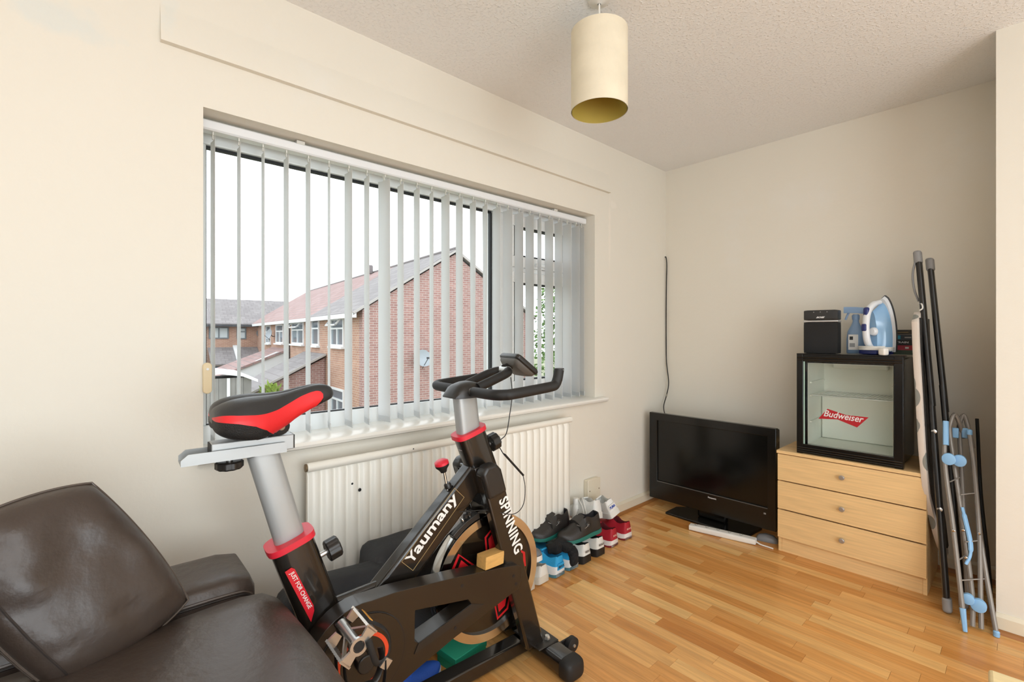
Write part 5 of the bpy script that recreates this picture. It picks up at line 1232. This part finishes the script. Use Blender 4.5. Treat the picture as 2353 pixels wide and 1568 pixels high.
MB().tube(smooth([(0.03, -0.16, 0.30), (-0.01, -0.215, 0.29), (-0.04, -0.225, 0.22), (-0.04, -0.215, 0.05)]), 0.026, 8, sy=0.4).build('shoulder_strap', M_web, lb)

# ------------------------------------------------------------------ shoes
def shoe(name, label, group, loc, rot, upper, sole, lining='#2a2a2a', L=0.27, wd=0.048, hh=0.092, toe=0.056, st=0.030, letter=None, lcol=None, laces=None, heelcol=None, sole2=None, low_tongue=False, gloss=0.55, patch=None, rmat=None):
    s_ = thing(name, label, 'shoe', loc, 0, group)
    s_.rotation_euler = rot
    mu = mat('shoe_upper_' + upper[1:], upper, gloss, bump=0.12, bscale=160); ms = mat('shoe_sole_' + sole[1:], sole, 0.5); ml = mat('shoe_lining_' + lining[1:], lining, 0.8)
    def hwid(t): return wd * (0.68 + 0.24 * math.sin(min(1, t / 0.25) * math.pi / 2) * 0.6 + 0.30 * max(0, math.sin((t - 0.25) / 0.75 * math.pi)) ** 1.2 * (1 if t > 0.25 else 0)) * (1 if t < 0.82 else math.sqrt(max(0.0, 1 - ((t - 0.82) / 0.18) ** 2)) * 0.72 + 0.28 * (1 - (t - 0.82) / 0.18)) * (1 if t > 0.06 else 0.84 + 0.16 * math.sqrt(t / 0.06))
    TS = [0.0, 0.015, 0.04, 0.09, 0.16, 0.24, 0.32, 0.40, 0.48, 0.56, 0.64, 0.72, 0.80, 0.87, 0.93, 0.97, 0.99, 1.0]
    def zb(t): return 0.012 * max(0, (t - 0.75) / 0.25) ** 2 + 0.004 * max(0, 1 - t / 0.08)
    def sring2(t, e, z0_, z1_): return [Vector((L * t, sy * (hwid(t) + e), z)) for sy, z in ((-1, z0_), (-1.0, (z0_ + z1_) / 2), (-0.97, z1_), (0.97, z1_), (1.0, (z0_ + z1_) / 2), (1, z0_))]
    sl_ = MB(); sl_.loft([sring2(t, 0.004, zb(t), zb(t) + st * (1.15 if t < 0.3 else 1.15 - 0.35 * (t - 0.3) / 0.7)) for t in TS]); so_ = sl_.build('sole', ms, s_, sharp=62)
    if sole2:
        MB().loft([sring2(t, 0.0048, zb(t) - 0.0002, zb(t) + st * 0.38) for t in TS]).build('outsole', mat('shoe_sole_' + sole2[1:], sole2, 0.5), so_, sharp=45)
    rings_ = []
    for t in TS:
        zs = zb(t) + st * 0.9; w_ = hwid(t)
        if t < 0.05: top_ = hh + 0.008
        elif t < 0.22: top_ = hh + 0.008 - 0.016 * math.sin((t - 0.05) / 0.17 * math.pi / 2)
        elif t < 0.5: top_ = hh - 0.008 + 0.018 * math.sin((t - 0.22) / 0.28 * math.pi) * 0.9
        else: top_ = toe + (hh - 0.008 - toe) * max(0, 1 - (t - 0.5) / 0.32) ** 1.4
        if t > 0.9: top_ = zs + (top_ - zs) * math.sqrt(max(0.02, 1 - ((t - 0.9) / 0.1) ** 2))
        op = t < 0.45
        P = []
        for j in range(5):
            a = j / 4; P.append(((-1 + 0.36 * a ** 1.6) * w_ if op else -w_ * math.cos(a * math.pi / 2 * 0.72), zs + (top_ - zs) * (a if op else math.sin(a * math.pi / 2 * 0.72) ** 0.9)))
        if op:
            k = min(1.0, t / 0.05, (0.45 - t) / 0.06)
            P += [(-0.52 * w_, top_ - 0.004), (-0.45 * w_, top_ - 0.045 * k), (0, top_ - 0.050 * k), (0.45 * w_, top_ - 0.045 * k), (0.52 * w_, top_ - 0.004)]
        else:
            for a in (0.80, 0.90, 1.0, 1.10, 1.20): P.append((-w_ * math.cos(a * math.pi / 2), zs + (top_ - zs) * math.sin(min(a, 2 - a) * math.pi / 2) ** 0.9))
        P += [(-y, z) for y, z in reversed(P[:5])]
        rings_.append([Vector((L * t + (0.006 if t < 0.02 else 0) * ((z - zs) / 0.08), y, z)) for y, z in P])
    rings_ = refine(rings_, 2); TR = []
    for a_, b_ in zip(TS, TS[1:]): TR += [a_, (a_ + b_) / 2]
    TR.append(TS[-1])
    nn = len(rings_[0]); allp = [p for r_ in rings_ for p in r_]; fu, fl_ = [], []
    for i in range(len(rings_) - 1):
        for j in range(nn - 1):
            f_ = (i * nn + j, i * nn + j + 1, (i + 1) * nn + j + 1, (i + 1) * nn + j)
            tm = (TR[i] + TR[i + 1]) / 2
            (fl_ if (0.005 < tm < 0.45 and 4 <= j <= 9) else fu).append(f_)
    fu += [tuple(range(nn)), tuple(range((len(rings_) - 1) * nn, len(rings_) * nn))]
    def sb2(fs_):
        used = sorted({i for f_ in fs_ for i in f_}); mp_ = {v: k for k, v in enumerate(used)}
        return [allp[i] for i in used], [tuple(mp_[i] for i in f_) for f_ in fs_]
    up = MB().add(*sb2(fu)).build('upper', mu, s_, sharp=70); MB().add(*sb2(fl_)).build('lining', ml, s_, sharp=70)
    # tongue
    MB().soft((L * 0.47, 0, hh - 0.002), (0.055, 0.042, 0.010), 0.9, 5, M=Matrix.Rotation(R(28), 4, 'Y')).build('tongue', mu, s_)
    if laces:
        mlc = mat('lace_' + laces[1:], laces, 0.8)
        for i in range(5):
            t = 0.46 + i * 0.055; zt = hh - 0.004 - i * 0.0085; w_ = 0.024
            MB().tube(smooth([(L * t, -w_, zt - 0.006), (L * t - 0.004, 0, zt + 0.007), (L * t, w_, zt - 0.006)], 4), 0.0026, 6, sy=0.6).build('lace', mlc, s_)
    if heelcol: MB().prism([(-0.026, 0.038), (0.026, 0.038), (0.022, 0.068), (-0.022, 0.068)], -0.006, -0.0015, lambda a, z, c: Vector((c + 0.001, a, z))).build('heel_counter', mat('shoe_upper_' + heelcol[1:], heelcol, 0.4), s_, bevel=0.004)
    if letter: text('lettering', letter, mat('shoe_letter_' + lcol[1:], lcol, 0.5), s_, (-0.0035 if not heelcol else -0.0068, 0.021, 0.058 if not heelcol else 0.048), (0, -1, 0), (0, 0, 1), width=0.044, height=0.012, bold=0.02)
    return s_
P180 = math.pi
gp = 'shoes lined up along the wall'
HX = 0.278
for y, rz, lab in ((-1.022, 1.5, 'red running shoe with white midsole, left one of the red pair'), (-0.888, -2.0, 'red running shoe with white midsole, right one nearest the corner')):
    shoe('running_shoe', lab, gp, (HX - 0.01, y, 0), (0, 0, P180 + R(rz)), '#b01f30', '#ebe6e4', '#5d0f1a', letter='MAX', lcol='#f2b9ae', sole2='#7d1e26', laces='#a51b2b')
for y, rz, lab in ((-1.288, 2, 'white trainer with black sole and dark heel lettering, left of its pair'), (-1.172, -1, 'white trainer with black sole and dark heel lettering, beside the red shoes')):
    shoe('trainer', lab, gp, (HX + 0.008, y, 0), (0, 0, P180 + R(rz)), '#e7e6e0', '#1d1b1a', '#1f1f20', letter='REAX', lcol='#2b2b2b', laces='#e4e2dc', st=0.034)
for y, rz, lab in ((-1.492, 3, 'bright blue running shoe with white sole next to the white pair'), (-1.388, 1, 'bright blue running shoe half covered by a black sock')):
    shoe('running_shoe', lab, gp, (HX + 0.004, y, 0), (0, 0, P180 + R(rz)), '#2a9fd6', '#e6e9ea', '#1577a8', letter='MAX', lcol='#16425c', sole2='#4e7f8c', laces='#2a9fd6', heelcol='#2a9fd6', st=0.045)
shoe('sneaker', 'white canvas sneaker lying at the left end of the shoe row', gp, (HX - 0.005, -1.597, 0), (0, 0, P180 + R(2)), '#e4e1d8', '#d8d2c4', '#bfbab0', hh=0.078, laces='#e8e6e0')
shoe('sneaker', 'white sneaker half hidden behind the flywheel of the bike', gp, (HX + 0.003, -1.700, 0), (0, 0, P180 + R(3)), '#dfdbd0', '#d2cabb', '#bab4a8', hh=0.078, laces='#e8e6e0')
shoe('sneaker', 'grey and white sneaker stacked on top of the white pair', gp, (0.012, -1.640, 0.094), (0, R(-3), R(2)), '#6d7073', '#e4e2dd', '#3b3c3e', hh=0.075, laces='#d9d9d6')
# cycling shoes lying across the others
def cyc(label, loc, rot):
    s_ = shoe('cycling_shoe', label, 'cycling shoes on top of the row', loc, rot, '#2a2623', '#1f6d62', '#15141a', hh=0.098, toe=0.055, st=0.018, gloss=0.45, laces=None)
    mm = mat('shoe_upper_2a2623', '#2a2623')
    MB().loft([[Vector((0.27 * t, sy * 0.052 * k, z)) for sy, z in ((-1.0, 0.050), (-0.98, 0.072), (-0.6, 0.088 + dz), (0, 0.094 + dz), (0.6, 0.088 + dz), (0.98, 0.072), (1.0, 0.050))] for t, k, dz in ((0.44, 0.95, 0.016), (0.50, 1.0, 0.010), (0.58, 1.02, -0.002))], closed=False).build('strap', mat('charcoal_strap', '#33312f', 0.5), s_)
    MB().lathe([(0.013, 0), (0.014, 0.004), (0.010, 0.007), (0.0, 0.008)], 16, Matrix.Rotation(R(-60), 4, 'X'), (0.10, 0.043, 0.070)).build('dial', M_sat, s_)
    MB().tube(smooth([(0.10, 0.050, 0.075), (0.125, 0.050, 0.060), (0.15, 0.046, 0.072), (0.165, 0.028, 0.080)]), 0.0012, 5).build('wire', M_bright, s_)
    return s_
cyc('black cycling shoe with teal sole lying on top of the shoe row, front one', (0.232, -1.128, 0.112), (0, R(3), -P180 / 2 - R(12)))
cyc('black cycling shoe with teal sole lying on top of the shoe row, nearer the radiator', (0.098, -1.235, 0.118), (0, R(2), -P180 / 2 - R(3)))
# white football trainers perched on the red pair
pt = shoe('trainer', 'white trainer with blue heel label perched on top of the red shoes', 'white trainers on the red pair', (0.240, -0.965, 0.148), (R(-24), R(10), P180 + R(-16)), '#e9e9e6', '#e2e2de', '#c9c9c4', L=0.25, laces='#f0efec', hh=0.095)
MB().prism([(-0.024, 0.048), (0.024, 0.048), (0.022, 0.076), (-0.022, 0.076)], -0.004, -0.002, lambda a, z, c: Vector((c, a, z))).build('heel_tab', M_wplastic, pt)
text('lettering', 'PUMA', mat('blue_print', '#2c4fa5', 0.5), pt, (-0.0045, 0.020, 0.053), (0, -1, 0), (0, 0, 1), width=0.040, height=0.017, bold=0.06)
MB().prism([(0.05, 0.05), (0.09, 0.05), (0.07, 0.088)], 0.0435, 0.0455, lambda a, z, c: Vector((a, c, z))).build('side_stripe', M_cable, pt)
pt2 = shoe('trainer', 'white trainer with loose laces tucked behind the cycling shoes', 'white trainers on the red pair', (0.205, -1.085, 0.150), (R(6), R(8), P180 + R(-5)), '#e6e6e2', '#dededa', '#c4c4bf', L=0.25, laces='#f0efec', hh=0.095)
MB().tube(smooth([(0.13, 0.02, 0.09), (0.11, 0.045, 0.10), (0.07, 0.055, 0.06), (0.05, 0.06, 0.0), (0.045, 0.052, -0.03)]), 0.0026, 6).build('lace', M_wplastic, pt2)
MB().tube(smooth([(0.13, 0.01, 0.095), (0.09, 0.035, 0.105), (0.05, 0.052, 0.05), (0.04, 0.05, -0.01)]), 0.0026, 6).build('lace', M_wplastic, pt2)
# socks
M_sock = mat('black_knit_sock', '#161618', 0.95, bump=0.6, bscale=120)
so1 = thing('sock', 'crumpled black sock stuffed in the blue shoe', 'sock', (0.205, -1.458, 0.075), R(20), 'black socks in the blue shoes')
MB().soft((0, 0, 0.03), (0.085, 0.075, 0.062), 1.0, 9, nz=0.022, nsc=22, seed=1).soft((0.01, 0.045, 0.035), (0.06, 0.07, 0.05), 1.0, 8, nz=0.015, nsc=22, seed=4).build('knit', M_sock, so1, sharp=90)
so2 = thing('sock', 'black sock hanging over the heel of the half covered blue shoe', 'sock', (0.262, -1.392, 0.035), R(0), 'black socks in the blue shoes')
MB().soft((0.012, 0, 0.03), (0.046, 0.062, 0.085), 1.0, 9, nz=0.014, nsc=24, seed=7).soft((-0.03, -0.012, 0.07), (0.085, 0.062, 0.046), 1.0, 8, nz=0.014, nsc=24, seed=8).build('knit', M_sock, so2, sharp=90)
# small white bottle against the wall
wbt = thing('white_bottle', 'small white plastic bottle standing by the wall behind the shoes', 'bottle', (0.062, -1.112, 0))
MB().lathe([(0.0, 0), (0.021, 0.0), (0.022, 0.004), (0.022, 0.185), (0.015, 0.205), (0.013, 0.208)], 20, cap=False).build('body', M_wplastic, wbt)
MB().lathe([(0.0165, 0.204), (0.0165, 0.236), (0.014, 0.240), (0.0, 0.240)], 20, cap=False).build('cap', M_wplastic, wbt)
MB().bb(0.0215, 0.0226, -0.008, 0.006, 0.176, 0.182).build('print', M_cable, wbt)
# teal box and blue flip flop under the bike
M_teal = mat('teal_card', '#1f9a78', 0.55)
tb = thing('teal_box', 'teal green box on the floor under the bike flywheel', 'box', (0.428, -2.195, 0), R(6))
MB().bb(-0.05, 0.05, -0.075, 0.075, 0, 0.052).build('base', M_teal, tb, bevel=0.002)
MB().bb(-0.052, 0.052, -0.077, 0.077, 0.030, 0.056).build('lid', M_teal, tb, bevel=0.002)
shoe('sneaker', 'blue shoe with white rim on the floor under the bike pedals', None, (0.430, -2.570, 0), (0, 0, R(88)), '#2456b8', '#dfe3ea', '#1b3f8c', hh=0.07, toe=0.05, laces='#e8e6e0')

# ------------------------------------------------------------------ ironing board leaning behind the chest
def cover_mat():
    m = bpy.data.materials.new('leaf_print_cover'); m.use_nodes = True; nt = m.node_tree; N = nt.nodes; L = nt.links; b = N['Principled BSDF']; b.inputs['Roughness'].default_value = 0.85
    tc = N.new('ShaderNodeTexCoord'); mp = N.new('ShaderNodeMapping'); mp.inputs['Scale'].default_value = (9, 9, 5); mp.inputs['Rotation'].default_value = (0.5, 0, 0); L.new(tc.outputs['Object'], mp.inputs[0])
    v = N.new('ShaderNodeTexVoronoi'); v.inputs['Scale'].default_value = 1.0; L.new(mp.outputs[0], v.inputs['Vector'])
    cr = N.new('ShaderNodeValToRGB'); cr.color_ramp.interpolation = 'CONSTANT'; e = cr.color_ramp.elements; e[0].position = 0; e[0].color = lin('#8f9089'); e[1].position = 0.22; e[1].color = lin('#ded2c6')
    L.new(v.outputs['Distance'], cr.inputs[0]); L.new(cr.outputs[0], b.inputs['Base Color']); return m
ib = thing('ironing_board', 'folded ironing board with pale leaf patterned cover leaning upright beside the fridge', 'ironing board', (1.56, -0.42, 0))
def ip(x, y, z): return Vector((x - 1.56, y + 0.42, z))
# board: outline in (s along length, y), thickness across x
bx = [(0.165, 1.562), (0.30, 1.540), (0.45, 1.515), (0.67, 1.500), (0.90, 1.490), (1.12, 1.480), (1.29, 1.476)]
def bxx(z):
    for i in range(len(bx) - 1):
        if bx[i][0] <= z <= bx[i + 1][0]: t = (z - bx[i][0]) / (bx[i + 1][0] - bx[i][0]); return bx[i][1] * (1 - t) + bx[i + 1][1] * t
    return bx[0][1] if z < bx[0][0] else bx[-1][1]
rings = []
for i in range(25):
    t = i / 24; z = 0.165 + 1.125 * t
    hw_ = 0.165 * min(1, math.sqrt(max(0.0, 1 - ((0.45 - t) / 0.45) ** 2)) if t < 0.45 else 1.0) * (1 if t < 0.97 else math.sqrt(max(0.05, 1 - ((t - 0.97) / 0.034) ** 2)))
    hw_ = max(hw_, 0.012); yc = -0.262; x = bxx(z)
    rings.append([ip(x + dx, yc + sy * hw_, z) for sy, dx in ((-1.0, -0.004), (-0.97, -0.011), (0.97, -0.011), (1.0, -0.004), (1.0, 0.010), (0.96, 0.014), (-0.96, 0.014), (-1.0, 0.010))])
MB().loft(rings).build('padded_cover', cover_mat(), ib, sharp=50)
rings2 = []
for i in range(13):
    t = i / 12; z = 0.20 + 1.06 * t; x = bxx(z); hw_ = 0.14 * (math.sqrt(max(0.02, 1 - ((0.45 - t) / 0.45) ** 2)) if t < 0.45 else 1.0)
    rings2.append([ip(x + dx, -0.262 + sy * hw_, z) for sy, dx in ((-1, 0.0145), (1, 0.0145), (1, 0.020), (-1, 0.020))])
MB().loft(rings2).build('board_frame', M_cable, ib)
M_legs = mat('black_tube_steel', '#1d1b19', 0.3)
M_cap = mat('grey_rubber_foot', '#8d8c8b', 0.5)
def leg(p0, p1, nm='leg'):
    return MB().oval(ip(*p0), ip(*p1), 0.046, 0.024, (0, 1, 0), 14, 2.6).build(nm, M_legs, ib)
l1 = leg((1.590, -0.495, 0.055), (1.524, -0.36, 0.95)); leg((1.533, -0.375, 0.86), (1.478, -0.305, 1.525))
l2 = leg((1.632, -0.40, 0.06), (1.560, -0.30, 0.95)); leg((1.572, -0.31, 0.83), (1.514, -0.252, 1.495))
def foot(p, d, nm='foot'):
    p = ip(*p); d = Vector(d).normalized()
    MB().oval(p - d * 0.030, p + d * 0.030, 0.050, 0.032, (0, 1, 0), 16, 3, 1.0).build(nm, M_cap, ib, bevel=0.008)
foot((1.593, -0.500, 0.033), (0.06, -0.12, -0.99)); foot((1.474, -0.302, 1.548), (-0.08, 0.1, 1)); foot((1.512, -0.248, 1.515), (-0.08, 0.1, 1)); foot((1.637, -0.405, 0.033), (0.06, -0.12, -0.99))
MB().tube(smooth([ip(1.4665, -0.315, 1.535), ip(1.457, -0.318, 1.47), ip(1.462, -0.318, 1.40), ip(1.478, -0.318, 1.34)]), 0.009, 8, sy=0.5).build('foot_arm', M_cap, ib)
MB().tube(smooth([ip(1.480, -0.33, 1.33), ip(1.493, -0.35, 1.325), ip(1.497, -0.36, 1.305), ip(1.488, -0.37, 1.295)]), 0.003, 8).build('hook', M_wplastic, ib)
for z in (0.75, 0.42): MB().lathe([(0.010, 0), (0.010, 0.006), (0.006, 0.008)], 12, Matrix.Rotation(R(90), 4, 'X'), ip(bxx(z) + 0.045, -0.405 - (0.75 - z) * 0.15, z)).build('rivet', M_bright, ib)
# ------------------------------------------------------------------ folded clothes airer
M_tub = mat('grey_airer_tube', '#8b847c', 0.4, metal=0.2)
M_abl = mat('light_blue_joint', '#8fbfe8', 0.4)
ai = thing('clothes_airer', 'folded grey metal clothes airer with light blue joints leaning by the chimney breast', 'clothes airer', (1.66, -0.6, 0))
def ap(x, y, z): return Vector((x - 1.66, y + 0.6, z))
def atube(pts, r=0.0085, nm='tube', m=None): return MB().tube(smooth([ap(*p) for p in pts], 5), r, 10).build(nm, m or M_tub, ai)
atube([(1.580, -0.398, 0.80), (1.581, -0.448, 0.627), (1.614, -0.525, 0.369), (1.648, -0.612, 0.082)])
atube([(1.630, -0.305, 0.72), (1.618, -0.330, 0.79), (1.603, -0.340, 0.826), (1.592, -0.357, 0.785), (1.590, -0.362, 0.745), (1.608, -0.403, 0.611), (1.642, -0.477, 0.364), (1.672, -0.548, 0.128), (1.675, -0.582, 0.012)])
atube([(1.660, -0.300, 0.68), (1.646, -0.306, 0.767), (1.630, -0.292, 0.822), (1.617, -0.307, 0.775), (1.618, -0.318, 0.73), (1.624, -0.345, 0.64), (1.640, -0.42, 0.38), (1.655, -0.50, 0.10)])
atube([(1.653, -0.361, 0.751), (1.670, -0.405, 0.604), (1.689, -0.476, 0.365), (1.696, -0.545, 0.136), (1.700, -0.579, 0.012)])
atube([(1.689, -0.470, 0.365), (1.712, -0.52, 0.20), (1.742, -0.578, 0.010)], 0.0085)
atube([(1.668, -0.197, 0.798), (1.686, -0.295, 0.471), (1.712, -0.36, 0.20), (1.722, -0.40, 0.010)], 0.0065, 'pole', M_legs)
for a, b_, z in ((0, 1, 0.55), (0, 1, 0.25), (1, 2, 0.5), (1, 2, 0.32), (0, 2, 0.18)):
    xs = (1.590, 1.618, 1.668); atube([(xs[a] + (0.63 - z) * 0.10, -0.47 - (0.55 - z) * 0.30 + a * 0.03, z), (xs[b_] + (0.63 - z) * 0.09, -0.42 - (0.55 - z) * 0.28, z + 0.015)], 0.0028, 'crossbar')
def joint(p, r0_=0.020):
    p = ap(*p); rings = []
    for y_, k in ((-0.010, 0.8), (-0.008, 1.0), (0.008, 1.0), (0.010, 0.8)):
        rings.append([p + Vector((r0_ * 1.15 * k * math.cos(a), y_ - 0.3 * 0 , r0_ * 1.25 * k * math.sin(a))) for a in [2 * math.pi * i / 20 for i in range(20)]])
    MB().loft(rings).build('joint', M_abl, ai)
joint((1.594, -0.452, 0.645)); joint((1.626, -0.430, 0.640)); joint((1.662, -0.585, 0.118), 0.017); joint((1.692, -0.575, 0.100), 0.021)
MB().oval(ap(1.580, -0.402, 0.80), ap(1.583, -0.432, 0.70), 0.026, 0.020, (0, 1, 0), 14, 3).build('end_cap', M_abl, ai)
MB().oval(ap(1.648, -0.612, 0.085), ap(1.657, -0.634, 0.004), 0.026, 0.020, (0, 1, 0), 14, 3, 0.7).build('end_cap', M_abl, ai)
for p in ((1.607, -0.345, 0.745), (1.636, -0.32, 0.745)): MB().box(ap(*p), (0.022, 0.014, 0.045)).build('clip', M_abl, ai, bevel=0.004)
for p in ((1.653, -0.361, 0.757), (1.742, -0.580, 0.012)): MB().lathe([(0.010, -0.01), (0.010, 0.008), (0.006, 0.012)], 12, None, ap(*p)).build('end_cap', M_abl, ai)
MB().tube(smooth([ap(1.637, -0.462, 0.45), ap(1.648, -0.475, 0.40), ap(1.664, -0.50, 0.32), ap(1.664, -0.515, 0.27), ap(1.652, -0.53, 0.235)]), [0.006] * 4 + [0.009] * 12 + [0.006] * 5, 8, sy=0.7).build('handle', M_abl, ai)
for p in ((1.616, -0.538, 0.366), (1.642, -0.490, 0.362), (1.690, -0.488, 0.362), (1.652, -0.525, 0.262)): MB().lathe([(0.0055, 0), (0.0055, 0.004), (0.003, 0.006)], 10, Matrix.Rotation(R(90), 4, 'X'), ap(*p)).build('rivet', M_chrome, ai)

# ------------------------------------------------------------------ corner of a pale wooden table at the lower right
tbm = mat('pale_pine_table', '#e6cf9c', 0.45, var=0.08, vscale=5, stretch=(2, 12, 12))
tbo = thing('side_table', 'pale wooden table of which only a corner shows at the lower right edge', 'table', (2.10, -1.98, 0), R(4))
MB().bb(-0.318, 0.318, -0.25, 0.25, 0.425, 0.450).build('table_top', tbm, tbo, bevel=0.007, seg=3)
for x in (-0.28, 0.28):
    for y in (-0.21, 0.21): MB().bb(x - 0.02, x + 0.02, y - 0.02, y + 0.02, 0, 0.4248).build('leg', tbm, tbo, bevel=0.003)
